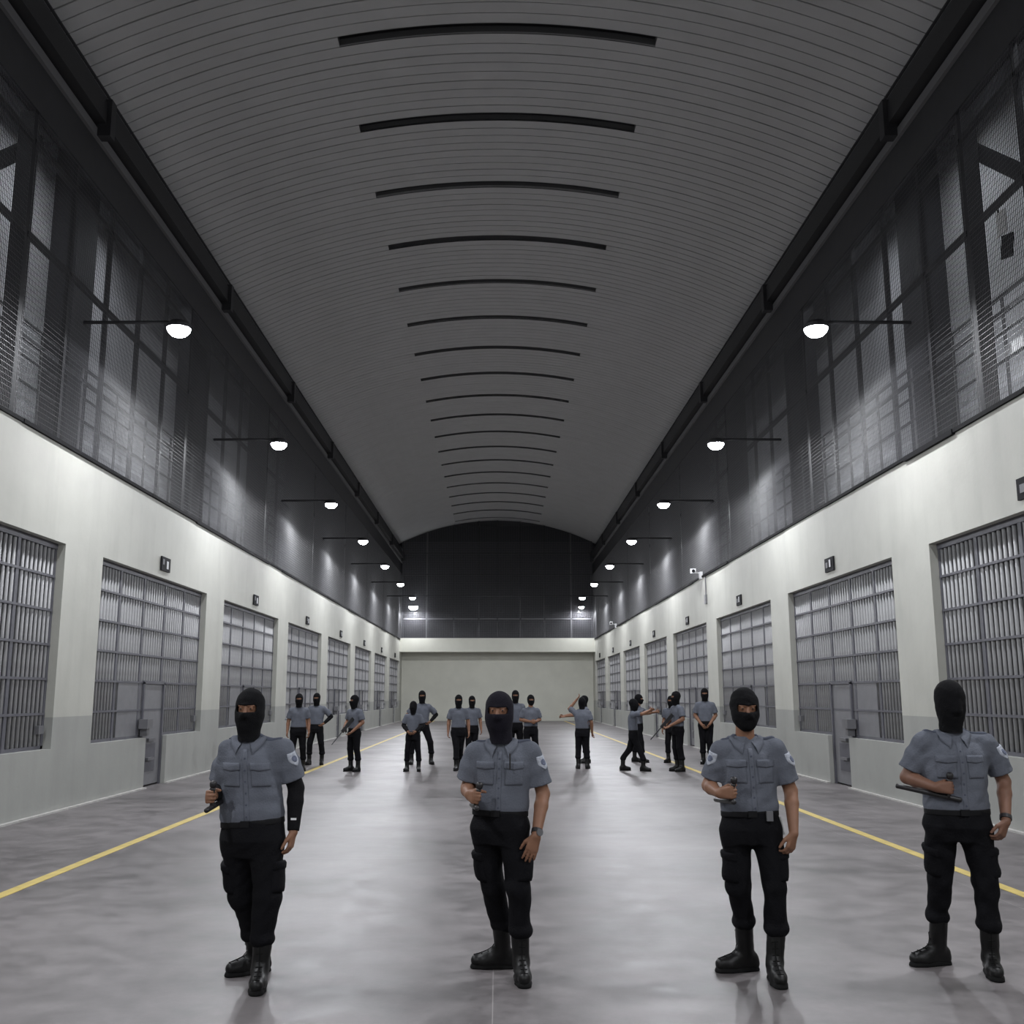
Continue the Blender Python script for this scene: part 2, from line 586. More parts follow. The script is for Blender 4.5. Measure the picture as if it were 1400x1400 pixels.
# end gallery: open dark loft with a mesh front and rails
structure(MB().box((-10.2, Y1 + 4, 0), (10.2, Y1 + 4.3, 14.5)).build('wall_end_upper', M['gallery_dark']))
structure(MB().box((-9.9, Y1, TOP - 0.2), (9.9, Y1 + 4, TOP)).build('floor_gallery_end', M['cell']))
t = thing('mesh_screen', 'tall dark mesh screen with rails above the end wall', 'mesh screen', (0, Y1 - 1.6, 0))
q = MB()
n = 180
for i in range(n):
    x = -6.7 + 13.4 * (i + 0.5) / n
    q.box((x - 0.004, -0.004, TOP + 0.06), (x + 0.004, 0.004, arc_z(x) - 0.02))
for i in range(90):
    z = TOP + 0.1 + i * 0.075
    q.box((-6.7, -0.003, z - 0.004), (6.7, 0.003, z + 0.004))
q.build('wire_mesh', M['end_mesh'], t)
q = MB()
for x in (-6.6, -4.93, -3.05, -1.3, 0.0, 1.6, 3.3, 5.15, 6.6):
    MB().box((x - 0.05, 0.01, TOP + 0.06), (x + 0.05, 0.11, arc_z(x) - 0.05)).build('post', M['dark_steel'] if abs(x) not in (4.93, 5.15) else M['strip'], t)
for z in (7.0, 8.6, 10.1, 11.6):
    MB().box((-6.7, 0.01, z - 0.05), (6.7, 0.09, z + 0.05)).build('rail', M['strip'] if z < 8 else M['dark_steel'], t)

# ------------------------------------------------------------------ lamps
def lamp_parts():
    prof = [(0.0, 0.06), (0.10, 0.07), (0.11, 0.15), (0.55, 0.19), (0.56, 0.20), (1.0, 0.20)]
    h = MB().tube((0, 0, 0.15), (0, 0, 0.02), 0.1, n=20, rings=prof)
    housing = make_mesh('housing', h.v, h.f, M['dark_steel'], False)
    prof = [(0.0, 0.19), (0.25, 0.182), (0.55, 0.155), (0.8, 0.12), (0.95, 0.06), (1.0, 0.01)]
    d = MB().tube((0, 0, 0.02), (0, 0, -0.12), 0.2, n=20, rings=prof)
    diff = make_mesh('diffuser', d.v, d.f, M['lamp'], True)
    return housing, diff
lamp_housing, lamp_diffuser = lamp_parts()
light_data = bpy.data.lights.new('lamp_light', 'AREA')
light_data.shape = 'DISK'
light_data.size = 0.45
light_data.energy = LAMP_WATTS
light_data.color = LAMP_COLOUR
spill_data = bpy.data.lights.new('lamp_spill', 'SPOT')
spill_data.energy = SPILL_WATTS
spill_data.color = LAMP_COLOUR
spill_data.spot_size = R(178)
spill_data.spot_blend = 0.12
spill_data.shadow_soft_size = 0.12
LAMP_X, LAMP_Z = 5.2, 7.62
end_light = light_data.copy(); end_light.energy = LAMP_WATTS * 0.5
end_spill = spill_data.copy(); end_spill.energy = SPILL_WATTS * 0.6
def lamp(loc, label, s, size=1.0):
    t = thing('wall_lamp', label, 'lamp', loc, 'bracket lamps along the hall')
    o = bpy.data.objects.new('housing', lamp_housing); col.objects.link(o); o.parent = t
    o = bpy.data.objects.new('diffuser', lamp_diffuser); col.objects.link(o); o.parent = t; o.scale = (size, size, size)
    if s:
        MB().tube((0, 0, 0.13), (s * 1.56, 0, 0.13), 0.03, n=8).build('arm', M['dark_steel'], t)
    else:
        MB().tube((0, 0, 0.13), (0, 0.68, 0.13), 0.03, n=8).build('arm', M['dark_steel'], t)
    lo = bpy.data.objects.new('lamp_light', light_data if s else end_light)
    col.objects.link(lo); lo.parent = t
    lo.location = (0, 0, -0.02 - 0.12 * size)
    lo.rotation_euler = (0, s * LAMP_TILT, 0)
    so = bpy.data.objects.new('lamp_spill', spill_data if s else end_spill)
    col.objects.link(so); so.parent = t
    so.location = (0, 0, -0.03 - 0.12 * size)
for s in (-1, 1):
    nm = 'left' if s < 0 else 'right'
    for k in range(-3, 7):
        y = 15.93 + 7.78 * k
        if k < 0:
            lab = 'white bracket lamp high on the %s side, out of view near the camera' % nm
        else:
            lab = 'white bracket lamp high on the %s side, %s one in view from the camera' % (nm, ORD[k])
        lamp((s * LAMP_X, y, LAMP_Z), lab, s)
lamp((-5.8, Y1 - 2.3, 7.75), 'brightest small lamp on the end wall screen in its left corner', 0, 1.7)
lamp((5.8, Y1 - 2.3, 7.75), 'small lamp on the end wall screen in its right corner', 0)

# unseen strip lamps added behind the fascia to brighten the gallery back walls
gal_data = bpy.data.lights.new('gallery_fill', 'AREA')
gal_data.shape = 'RECTANGLE'
gal_data.size, gal_data.size_y = 0.12, 1.1
gal_data.energy = GALLERY_FILL_WATTS
gal_data.color = (0.90, 0.94, 1.0)
for s in (-1, 1):
    nm = 'left' if s < 0 else 'right'
    for k, y in enumerate((11.4, 17.0, 20.6)):
        t = thing('gallery_fill_lamp', 'added strip lamp under the %s gallery roof, unseen behind the fascia, brightening the back wall' % nm, 'lamp', (s * 7.18, y, 11.12), 'added strip lamps in the %s gallery' % nm)
        MB().box((-0.08, -0.6, 0.0), (0.07, 0.6, 0.10)).build('housing', M['dark_steel'], t)
        lo = bpy.data.objects.new('gallery_fill', gal_data)
        col.objects.link(lo); lo.parent = t; lo.location = (0, 0, -0.01)
        lo.rotation_euler = (0, -s * R(35), 0)

# ------------------------------------------------------------------ cell gates
XB = W + 0.17          # plane of the bars
bar_z0, bar_z1 = SILL + 0.02, HEAD - 0.02
bq = MB().tube((0, 0, bar_z0), (0, 0, bar_z1), 0.030, n=10)
bar_me = make_mesh('bar', bq.v, bq.f, M['bar'], True)
NBAR = 45
STEP = GATE_L / NBAR
def gate(side, k):
    nm = 'left' if side < 0 else 'right'
    if k == 0:
        lab = 'grey barred cell gate on the %s wall, partly cut by the picture edge' % nm
    else:
        lab = 'grey barred cell gate, %s full opening from the camera on the %s wall' % (ORD[k - 1], nm)
    if k == 7:
        lab = 'narrowest grey barred cell gate, beside the end wall on the %s' % nm
    t = thing('cell_gate', lab, 'cell gate', (side * XB, GATE_Y[k], 0), 'barred cell gates')
    H = HEAD
    # outer frame
    fr = MB()
    for lo, hi in (((-0.04, 0, SILL), (0.04, 0.07, H)), ((-0.04, GATE_L - 0.07, SILL), (0.04, GATE_L, H)),
                   ((-0.05, 0, H - 0.09), (0.05, GATE_L, H)), ((-0.04, 0, SILL), (0.04, DOOR_A, SILL + 0.05)), ((-0.04, DOOR_B, SILL), (0.04, GATE_L, SILL + 0.05))):
        fr.box(lo, hi)
    fr.build('frame', M['gate_frame'], t)
    for i in range(1, 5):
        y = GATE_L * i / 5
        MB().box((-0.045, y - 0.045, SILL), (0.045, y + 0.045, H)).build('post', M['gate_frame'], t)
    for i in range(1, 6):
        z = SILL + (H - SILL) * i / 6
        MB().box((-0.055, 0.03, z - 0.018), (0.055, GATE_L - 0.03, z + 0.018)).build('crossbar', M['gate_frame'], t)
    ys = [(i + 0.5) * STEP for i in range(NBAR)]
    if k <= 2:
        for y in ys:
            o = bpy.data.objects.new('bar', bar_me); col.objects.link(o); o.parent = t; o.location = (0, y, 0)
    else:
        g = MB()
        for y in ys:
            g.tube((0, y, bar_z0), (0, y, bar_z1), 0.030, n=8)
        g.build('bar_grille', M['bar'], t, smooth=False)
    # plated lock side and the low door leaf through the sill
    sx = -side            # towards the hall
    def bx(xa, xb, y0, y1, z0, z1, name, mat, par):
        a, b = sorted((sx * xa, sx * xb))
        return MB().box((a, y0, z0), (b, y1, z1)).build(name, mat, par)
    bx(0.03, 0.04, 1.45, 3.25, SILL + 0.05, 1.98, 'lock_plate', M['plate'], t)
    d = bx(0.0, 0.05, DOOR_A + 0.03, DOOR_B - 0.03, 0.03, 2.0, 'door', M['plate'], t)
    fr = MB()
    for y0, y1, z0, z1 in ((DOOR_A, DOOR_A + 0.07, 0, 2.0), (DOOR_B - 0.07, DOOR_B, 0, 2.0), (DOOR_A, DOOR_B, 1.97, 2.03)):
        a, b = sorted((sx * 0.045, sx * 0.085))
        fr.box((a, y0, z0), (b, y1, z1))
    fr.build('door_frame', M['gate_frame'], d)
    bx(0.05, 0.062, DOOR_A + 0.30, DOOR_B - 0.35, 0.28, 0.82, 'hatch', M['gate_frame'], d)
    bx(0.06, 0.12, DOOR_A + 0.35, DOOR_B - 0.55, 0.50, 0.55, 'hatch_handle', M['lock'], d)
    bx(0.05, 0.10, DOOR_A + 0.40, DOOR_B - 0.45, 0.86, 0.92, 'hinge', M['lock'], d)
    lk = MB()
    a, b = sorted((sx * 0.07, sx * 0.24))
    lk.box((a, DOOR_A - 0.16, 1.12), (b, DOOR_A + 0.16, 1.30))
    a, b = sorted((sx * 0.07, sx * 0.20))
    lk.box((a, DOOR_A - 0.06, 0.98), (b, DOOR_A + 0.08, 1.12))
    lk.build('lock_box', M['lock'], t)
    bx(0.04, 0.10, GATE_L - 0.30, GATE_L - 0.12, 1.18, 1.30, 'latch', M['lock'], t)
for s in (-1, 1):
    for k in range(8):
        gate(s, k)

# cell number plates above the gates
plate_me = make_mesh('plate', *(lambda q: (q.v, q.f))(MB().box((-0.012, -0.27, -0.14), (0.02, 0.27, 0.14))), M['sign'])
for s in (-1, 1):
    nm = 'left' if s < 0 else 'right'
    for k in range(0, 8):
        y = GATE_Y[k] + 3.22
        if k == 0 and s < 0:
            continue
        lab = 'small black number plate above the %s cell opening on the %s wall' % ('partly visible near' if k == 0 else ORD[k - 1] + ' full', nm)
        t = thing('number_plate', lab, 'sign', (s * (W - 0.02), y, 4.36), 'cell number plates')
        o = bpy.data.objects.new('plate', plate_me); col.objects.link(o); o.parent = t
        x0, x1 = sorted((-s * 0.02, -s * 0.025))
        f = 1 if s < 0 else -1
        def tile(ya, yb, za, zb, name, mat):
            a, b = sorted((f * ya, f * yb))
            MB().box((x0, a, za), (x1, b, zb)).build(name, mat, t)
        if k == 7:
            pass
        elif s < 0:
            tile(-0.21, -0.12, -0.02, 0.09, 'faint_mark', M['glyph_grey'])
            tile(0.03, 0.14, -0.085, 0.07, 'digit', M['glyph'])
        else:
            tile(-0.17, -0.05, -0.06, 0.05, 'faint_mark', M['glyph_grey'])
            tile(0.04, 0.13, -0.06, 0.09, 'digit', M['glyph'])

# security cameras on the right wall, cable drop, gallery tags
def security_camera(y, label):
    t = thing('security_camera', label, 'camera', (W - 0.03, y, TOP + 0.10))
    MB().box((-0.06, -0.10, -0.18), (0.03, 0.10, 0.06)).build('mount', M['white'], t)
    MB().tube((-0.02, 0, 0.0), (-0.24, -0.02, 0.06), 0.03, n=10).build('arm', M['white'], t)
    MB().beam((-0.22, 0.30, 0.13), (-0.32, -0.36, 0.05), 0.16, 0.16).build('body', M['white'], t)
    MB().tube((-0.315, -0.33, 0.052), (-0.325, -0.385, 0.046), 0.055, n=12).build('lens', M['sign'], t)
security_camera(33.6, 'white security camera on top of the right cell wall, the nearer one')
security_camera(58.2, 'white security camera far along the top of the right cell wall')
t = thing('cable_drop', 'grey cable dropping to a small box below the nearer security camera', 'cable', (W - 0.02, 33.0, 4.7))
MB().tube((0, 0, 0.2), (0, 0, 0.88), 0.02, n=8).build('cable', M['lock'], t)
MB().box((-0.04, -0.1, -0.05), (0.02, 0.1, 0.25)).build('junction_box', M['lock'], t)

t = thing('gallery_sign', 'hanging sign with white upper and dark lower plate in the right gallery', 'sign', (6.93, 13.12, 8.02))
def tilted(cy, cz, w, h, ang, name, mat):
    o = MB().box((-0.012, -w / 2, -h / 2), (0.012, w / 2, h / 2)).build(name, mat, t)
    o.location = (0, cy, cz); o.rotation_euler = (ang, 0, 0)
    return o
tilted(0.03, 0.12, 0.24, 0.34, R(6), 'white_plate', M['white'])
tilted(-0.06, -0.26, 0.30, 0.32, R(14), 'dark_plate', M['sign'])
MB().tube((-0.02, 0.05, 0.28), (-0.06, 0.05, 0.40), 0.012, n=6).build('hanger', M['dark_steel'], t)
o = MB().box((-0.012, -0.25, -0.07), (0.012, 0.25, 0.07)).build('rail_tag', M['white'])
o.location = (7.112, 13.45, 6.47); o.rotation_euler = (R(0), 0, 0)
tag(o, 'white rectangular tag low behind the mesh at the right picture edge', 'tag')
#PEOPLE#
# ------------------------------------------------------------------ people: signed distance fields turned into smooth meshes
class Field:
    def __init__(self, lo, hi, h):
        self.lo, self.h = np.array(lo, float), h
        n = np.ceil((np.array(hi, float) - self.lo) / h).astype(int) + 1
        self.ax = [self.lo[i] + np.arange(n[i]) * h for i in range(3)]
        self.D = np.full(n, 9.0, np.float32)
    def _sub(self, blo, bhi):
        sl = []
        for i in range(3):
            a = max(0, int((blo[i] - self.lo[i]) / self.h) - 1)
            b = min(self.D.shape[i], int((bhi[i] - self.lo[i]) / self.h) + 3)
            if b <= a:
                return None
            sl.append(slice(a, b))
        return tuple(sl)
    def put(self, prim, k=0.012, op='u'):
        fn, blo, bhi = prim
        pad = k + 2 * self.h
        sl = self._sub(np.array(blo) - pad, np.array(bhi) + pad)
        if sl is None:
            return self
        x = self.ax[0][sl[0]][:, None, None]; y = self.ax[1][sl[1]][None, :, None]; z = self.ax[2][sl[2]][None, None, :]
        d = fn(x, y, z)
        a = self.D[sl]
        if op == 'u':
            hh = np.maximum(k - np.abs(a - d), 0) / k
            self.D[sl] = np.minimum(a, d) - hh * hh * k * 0.25
        elif op == 's':
            hh = np.maximum(k - np.abs(a + d), 0) / k
            self.D[sl] = np.maximum(a, -d) + hh * hh * k * 0.25
        return self
    def cut(self, p, n):
        """keep the side where (q - p) . n < 0"""
        p, n = np.array(p, float), np.array(n, float)
        n /= np.linalg.norm(n)
        d = ((self.ax[0] - p[0]) * n[0])[:, None, None] + ((self.ax[1] - p[1]) * n[1])[None, :, None] + ((self.ax[2] - p[2]) * n[2])[None, None, :]
        self.D = np.maximum(self.D, d.astype(np.float32))
        return self
    def wrinkle(self, amp, freq, seed, zs=1.0, calm=None):
        r = np.random.default_rng(seed)
        x = self.ax[0][:, None, None]; y = self.ax[1][None, :, None]; z = self.ax[2][None, None, :]
        near = np.abs(self.D) < 0.05
        acc = np.zeros_like(self.D)
        for i in range(5):
            v = r.normal(size=3) * freq * (0.6 + 0.35 * i) * np.array([1, 1, zs])
            w = r.normal(size=3) * freq * 0.4
            ph = r.uniform(0, 6.28, 2)
            acc += np.sin(x * v[0] + y * v[1] + z * v[2] + ph[0] + 1.3 * np.sin(x * w[0] + y * w[1] + z * w[2] + ph[1])) / (1 + 0.35 * i)
        if calm is not None:      # lie flat just above a hem
            acc = acc * np.clip((z - calm) / 0.07, 0, 1)
        self.D = np.where(near, self.D + amp * acc * 0.4, self.D).astype(np.float32)
        return self
    def mesh(self):
        D, h = self.D, self.h
        ins = D < 0
        n = np.array(D.shape)
        c = np.zeros(n - 1, np.int8)
        offs = [(i, j, k) for i in (0, 1) for j in (0, 1) for k in (0, 1)]
        def sl(o):
            return tuple(slice(o[a], n[a] - 1 + o[a]) for a in range(3))
        for o in offs:
            c += ins[sl(o)]
        act = (c > 0) & (c < 8)
        I = np.argwhere(act)
        idx = np.full(n - 1, -1, np.int64)
        idx[tuple(I.T)] = np.arange(len(I))
        acc = np.zeros((len(I), 3)); cnt = np.zeros(len(I))
        val = {o: D[I[:, 0] + o[0], I[:, 1] + o[1], I[:, 2] + o[2]] for o in offs}
        for o in offs:
            for a in range(3):
                if o[a] == 0:
                    q = list(o); q[a] = 1; q = tuple(q)
                    va, vb = val[o], val[q]
                    cr = (va < 0) != (vb < 0)
                    t = np.where(cr, va / np.where(va == vb, 1, va - vb), 0)
                    p = np.tile(np.array(o, float), (len(I), 1))
                    p[:, a] += t
                    acc[cr] += p[cr]; cnt[cr] += 1
        V = self.lo + (I + acc / cnt[:, None]) * h
        F = []
        for a in range(3):
            b, d = (a + 1) % 3, (a + 2) % 3
            s0 = [slice(None)] * 3; s1 = [slice(None)] * 3
            s0[a] = slice(0, n[a] - 1); s1[a] = slice(1, n[a])
            A, B = ins[tuple(s0)], ins[tuple(s1)]
            E = np.argwhere(A != B)
            E = E[(E[:, b] > 0) & (E[:, d] > 0) & (E[:, b] < n[b] - 1) & (E[:, d] < n[d] - 1)]
            flip = A[tuple(E.T)]
            eb = np.zeros(3, int); eb[b] = 1
            ed = np.zeros(3, int); ed[d] = 1
            q = [idx[tuple((E - u).T)] for u in (eb * 0, eb, eb + ed, ed)]
            Q = np.stack(q, 1)
            Q[~flip] = Q[~flip][:, ::-1]
            F.append(Q)
        F = np.concatenate(F)
        F = F[(F >= 0).all(1)]
        return V, F

def A(v):
    return np.array(v, float)
def unit(v):
    v = A(v)
    return v / max(np.linalg.norm(v), 1e-9)

def cone(p, q, r1, r2):
    p, q = A(p), A(q)
    d = q - p
    dd = max(float(d @ d), 1e-9)
    def fn(x, y, z):
        X, Y, Z = x - p[0], y - p[1], z - p[2]
        t = np.clip((X * d[0] + Y * d[1] + Z * d[2]) / dd, 0, 1)
        return np.sqrt((X - t * d[0]) ** 2 + (Y - t * d[1]) ** 2 + (Z - t * d[2]) ** 2) - (r1 + (r2 - r1) * t)
    r = max(r1, r2)
    return fn, np.minimum(p, q) - r, np.maximum(p, q) + r

def ellipsoid(c, axes, rad):
    c, rad = A(c), A(rad)
    X = A(axes)
    def fn(x, y, z):
        k = 0
        k1 = 0
        for i in range(3):
            u = ((x - c[0]) * X[i][0] + (y - c[1]) * X[i][1] + (z - c[2]) * X[i][2])
            k = k + (u / rad[i]) ** 2
            k1 = k1 + (u / rad[i] ** 2) ** 2
        k = np.sqrt(k)
        return k * (k - 1) / np.maximum(np.sqrt(k1), 1e-6)
    r = rad.max()
    return fn, c - r, c + r

def roundbox(c, axes, half, r):
    c, half = A(c), A(half) - r
    X = A(axes)
    def fn(x, y, z):
        q = [np.abs((x - c[0]) * X[i][0] + (y - c[1]) * X[i][1] + (z - c[2]) * X[i][2]) - half[i] for i in range(3)]
        out = np.sqrt(sum(np.maximum(t, 0) ** 2 for t in q))
        return out + np.minimum(np.maximum(np.maximum(q[0], q[1]), q[2]), 0) - r
    R_ = float(np.linalg.norm(half)) + r
    return fn, c - R_, c + R_

def torso(p, q, right, prof, grow=0.0):
    """elliptic loft from p up to q; prof rows: t, half width, half depth, forward shift"""
    p, q = A(p), A(q)
    L = np.linalg.norm(q - p)
    up = (q - p) / L
    rt = unit(A(right) - up * float(A(right) @ up))
    fw = np.cross(up, rt)
    fw = fw if fw @ A((0, -1, 0)) > -2 else fw
    T, RX, RY, SH = (A(c) for c in zip(*prof))
    def fn(x, y, z):
        X, Y, Z = x - p[0], y - p[1], z - p[2]
        u = X * rt[0] + Y * rt[1] + Z * rt[2]
        v = X * fw[0] + Y * fw[1] + Z * fw[2]
        t = (X * up[0] + Y * up[1] + Z * up[2]) / L
        rx = np.interp(t, T, RX) + grow
        ry = np.interp(t, T, RY) + grow
        v = v - np.interp(t, T, SH)
        k = np.sqrt((u / rx) ** 2 + (v / ry) ** 2)
        k1 = np.sqrt((u / rx ** 2) ** 2 + (v / ry ** 2) ** 2)
        d = k * (k - 1) / np.maximum(k1, 1e-6)
        d = np.where(k < 0.3, -np.minimum(rx, ry) * 0.7, d)
        return np.maximum(d, np.maximum((T[0] - t), (t - T[-1])) * L)
    r = RX.max() + grow + 0.03
    return fn, np.minimum(p, q) - r, np.maximum(p, q) + r

def sdf_object(name, F, mat, parent, drop=None):
    V, Q = F.mesh()
    me = bpy.data.meshes.new(name)
    me.from_pydata(V.tolist(), [], Q.tolist())
    me.materials.append(mat)
    me.shade_smooth()
    o = bpy.data.objects.new(name, me)
    col.objects.link(o)
    if parent:
        o.parent = parent
    return o

def smooth_field(F):
    return F

def frame(fw, up=(0, 0, 1)):
    """right, forward, up of a body part that looks along fw (right = its own left-hand side as seen from the front's right)"""
    f = unit(fw)
    r = unit(np.cross(A(up), f))
    u = np.cross(f, r)
    return r, f, u

# ---- hand: palm, five fingers with three joints each
def hand_prims(w, d, n, u, curl, size=1.0, spread=0.0, thumb='side'):
    """w wrist, d towards the fingers, n palm normal, u towards the thumb"""
    d, n = unit(d), unit(n)
    u = unit(A(u) - d * float(A(u) @ d) - n * float(A(u) @ n))
    n = unit(n - d * float(n @ d))
    w = A(w)
    s = size
    out = []
    offs = (0.030, 0.010, -0.010, -0.029)
    lens = (0.074, 0.082, 0.076, 0.060)
    for i, (o, L) in enumerate(zip(offs, lens)):
        base = w + d * 0.012 * s + u * o * 0.55 * s
        kn = w + d * (0.092 - abs(o) * 0.22) * s + u * o * s
        out.append((cone(base, kn, 0.0165 * s, 0.0120 * s), 0.012))
        dirs = unit(d + u * (o * 6.0 * spread))
        p, ang = kn, 0.0
        for j, (fr, r) in enumerate(((0.45, 0.0100), (0.31, 0.0090), (0.24, 0.0082))):
            ang += curl[j]
            v = dirs * math.cos(ang) + n * math.sin(ang)
            q = p + v * L * fr * s
            out.append((cone(p, q, r * s, r * 0.92 * s), 0.0035))
            p = q
    tb = w + d * 0.024 * s + u * 0.024 * s + n * 0.006
    if thumb == 'grip':
        a = unit(d * 0.75 + u * 0.40 + n * 0.55)
        b = unit(d * 0.40 - u * 0.05 + n * 0.95)
    else:
        a = unit(d * 0.70 + u * 0.62 + n * 0.25)
        b = unit(d * 0.90 + u * 0.22 + n * 0.30)
    m1 = tb + a * 0.042 * s
    m2 = m1 + b * 0.032 * s
    m3 = m2 + unit(b + d * 0.2) * 0.024 * s
    out += [(cone(tb, m1, 0.0165 * s, 0.0125 * s), 0.010), (cone(m1, m2, 0.0112 * s, 0.0102 * s), 0.004), (cone(m2, m3, 0.0100 * s, 0.0085 * s), 0.004)]
    return out

def head_prims(c, fw, up, s=1.0, grow=0.0):
    r, f, u = frame(fw, up)
    P = lambda a, b, d: A(c) + (r * a + f * b + u * d) * s
    ax = (r, f, u)
    g = grow
    pr = [(ellipsoid(P(0, -0.012, 0.028), ax, A((0.077, 0.096, 0.096)) * s + g), 0.02),
          (ellipsoid(P(0, 0.022, -0.040), ax, A((0.060, 0.066, 0.076)) * s + g), 0.03),
          (ellipsoid(P(0, 0.062, -0.092), ax, A((0.028, 0.024, 0.022)) * s + g), 0.03),
          (cone(P(0, 0.088, 0.016), P(0, 0.104, -0.026), 0.010 * s + g, 0.0145 * s + g), 0.012)]
    return pr, P, ax

PROFILE = ((-0.02, 1.00, 0.92), (0.10, 1.05, 1.00), (0.30, 1.03, 1.00), (0.55, 1.07, 1.0), (0.72, 1.08, 0.97), (0.82, 0.94, 0.86), (0.90, 0.66, 0.70), (0.97, 0.46, 0.58), (1.05, 0.38, 0.52))

def build_person(loc, J, label, group=None, h=0.0065, hw=0.18, hd=0.125, girth=1.0, face=(0, -1, 0), head_tilt=0.0, head_up=None, hands=None,
                 mask='mask', skin='skin', neck_covered=True, slit=True, sleeves=('shirt', 'shirt'), front=(0, -1, 0), detail=True, seed=1,
                 size=1.0, fist=False, patch=(True, True), watch=None, leg_r=1.0):
    """J: joints in metres around the spot between the feet; a = the side on the picture's left when facing the camera"""
    J = {k: A(v) for k, v in J.items()}
    lo = np.min([v for v in J.values()], axis=0) - 0.24
    hi = np.max([v for v in J.values()], axis=0) + 0.24
    lo[2] = -0.03
    s = size
    right = unit(J['sh_b'] - J['sh_a'])
    hipr = unit(J['hip_b'] - J['hip_a'])
    belt, neck = J['belt'], J['neck']
    fr = unit(A(front) * A((1, 1, 0)))
    spread = np.linalg.norm(J['sh_b'] - J['sh_a']) / 2
    prof = [(t, hw * a * (1 if t < 0.5 else min(1.12, (spread + 0.035) / (hw * 1.12) * 0.98)), hd * b * girth, 0.012 * math.sin(max(0, min(1, t)) * 3.0)) for t, a, b in PROFILE]
    rt = unit(right * 0.6 + hipr * 0.4)
    # ---------- body: one continuous skin mesh
    B = Field(lo, hi, h)
    thin = [(t, a - 0.022, b - 0.022, c) for t, a, b, c in prof]
    B.put(torso(belt, neck, rt, thin), 0.02)
    B.put(ellipsoid((J['hip_a'] + J['hip_b']) / 2 + A((0, 0, 0.04)), (hipr, np.cross(A((0, 0, 1)), hipr), A((0, 0, 1))), A((0.135, 0.10, 0.13)) * s), 0.03)
    hc = J['head']
    hu = A(head_up) if head_up is not None else A((0, 0, 1))
    hf = unit(A(face) + A((0, 0, -1)) * head_tilt)
    hp, P, hax = head_prims(hc, hf, hu, s)
    for p, k in hp:
        B.put(p, k)
    B.put(cone(neck - A((0, 0, 0.06)), hc - A((0, 0, 0.05)) * s - hax[1] * 0.015, 0.062 * s, 0.056 * s), 0.025)
    if detail:
        for e in (-1, 1):
            B.put(ellipsoid(P(0.032 * e, 0.094, 0.014), hax, A((0.018, 0.014, 0.0125)) * s), 0.008, 's')
            B.put(ellipsoid(P(0.032 * e, 0.076, 0.013), hax, A((0.0135, 0.0135, 0.0135)) * s), 0.002)
            B.put(cone(P(0.014 * e, 0.089, 0.033), P(0.052 * e, 0.072, 0.031), 0.0075 * s, 0.006 * s), 0.010)
            B.put(ellipsoid(P(0.079 * e, -0.012, 0.0), hax, A((0.010, 0.018, 0.032)) * s), 0.008)
            B.put(ellipsoid(P(0.010 * e, 0.100, -0.028), hax, A((0.008, 0.008, 0.007)) * s), 0.006)
        B.put(ellipsoid(P(0, 0.082, -0.056), hax, A((0.024, 0.010, 0.006)) * s), 0.006)
        B.put(ellipsoid(P(0, 0.081, -0.067), hax, A((0.021, 0.010, 0.006)) * s), 0.006)
    for q, e in (('a', -1), ('b', 1)):
        S, E, Wr = J['sh_' + q], J['el_' + q], J['wr_' + q]
        B.put(cone(S - A((0, 0, 0.03)), E, 0.049 * s, 0.043 * s), 0.03)
        B.put(cone(E, E + (Wr - E) * 0.3, 0.043 * s, 0.044 * s), 0.012)
        B.put(cone(E + (Wr - E) * 0.3, Wr, 0.044 * s, 0.029 * s), 0.012)
        hd_ = (hands or {}).get(q)
        if hd_:
            for p, k in hand_prims(Wr, hd_['d'], hd_['n'], hd_['u'], hd_.get('curl', (0.3, 0.4, 0.3)), s * hd_.get('size', 1.0), hd_.get('spread', 0.3), hd_.get('thumb', 'side')):
                B.put(p, k)
        else:
            d = unit(Wr - E)
            inn = unit(A((-e, 0, 0)) * 0.9 + fr * 0.2)
            for p, k in hand_prims(Wr, d, inn, np.cross(d, inn) * (1 if e < 0 else -1), (0.5, 0.6, 0.4), s * 1.06, 0.1):
                B.put(p, k)
        H, K, An, To = J['hip_' + q], J['kn_' + q], J['ankle_' + q], J['toe_' + q]
        B.put(cone(H, K, 0.078 * s, 0.052 * s), 0.03)
        B.put(cone(K, J['bl_' + q], 0.050 * s, 0.042 * s), 0.02)
        B.put(cone(J['bl_' + q], An, 0.042 * s, 0.034 * s), 0.02)
        B.put(cone(An - A((0, 0, 0.045)), An + (To - An) * 0.62 + A((0, 0, 0.015)), 0.032 * s, 0.022 * s), 0.02)
    body = sdf_object('person', B, M[skin], None)
    body.location = loc
    tag(body, label, 'person', group)
    if detail and slit:
        for e in (-1, 1):
            c = P(0.032 * e, 0.0825, 0.013)
            q = MB()
            q.tube(tuple(c), tuple(c + hax[1] * 0.0085), 0.0075, 0.0045, n=10)
            q.build('eye', M['eye'], body, smooth=True)
    # ---------- shirt
    S_ = Field(lo, hi, h)
    S_.put(torso(belt - unit(neck - belt) * 0.01, neck, rt, prof), 0.02)
    for q, e in (('a', -1), ('b', 1)):
        S, E = J['sh_' + q], J['el_' + q]
        SHD = A((0, 0, -0.028)) * s - right * e * 0.004
        S_.put(cone(S + SHD, S + (E - S) * 0.45, 0.064 * s, 0.071 * s), 0.05)
        S_.put(cone(S + (E - S) * 0.45, S + (E - S) * 1.05, 0.072 * s, 0.080 * s), 0.012)
        S_.put(cone(neck + right * e * 0.045 - A((0, 0, 0.022)), S + SHD, 0.046 * s, 0.056 * s), 0.05)
    if detail:
        S_.wrinkle(0.008, 15, seed + 7, 0.9, belt[2])
    S_.wrinkle(0.0072 if detail else 0.003, 26, seed, 0.8, belt[2])
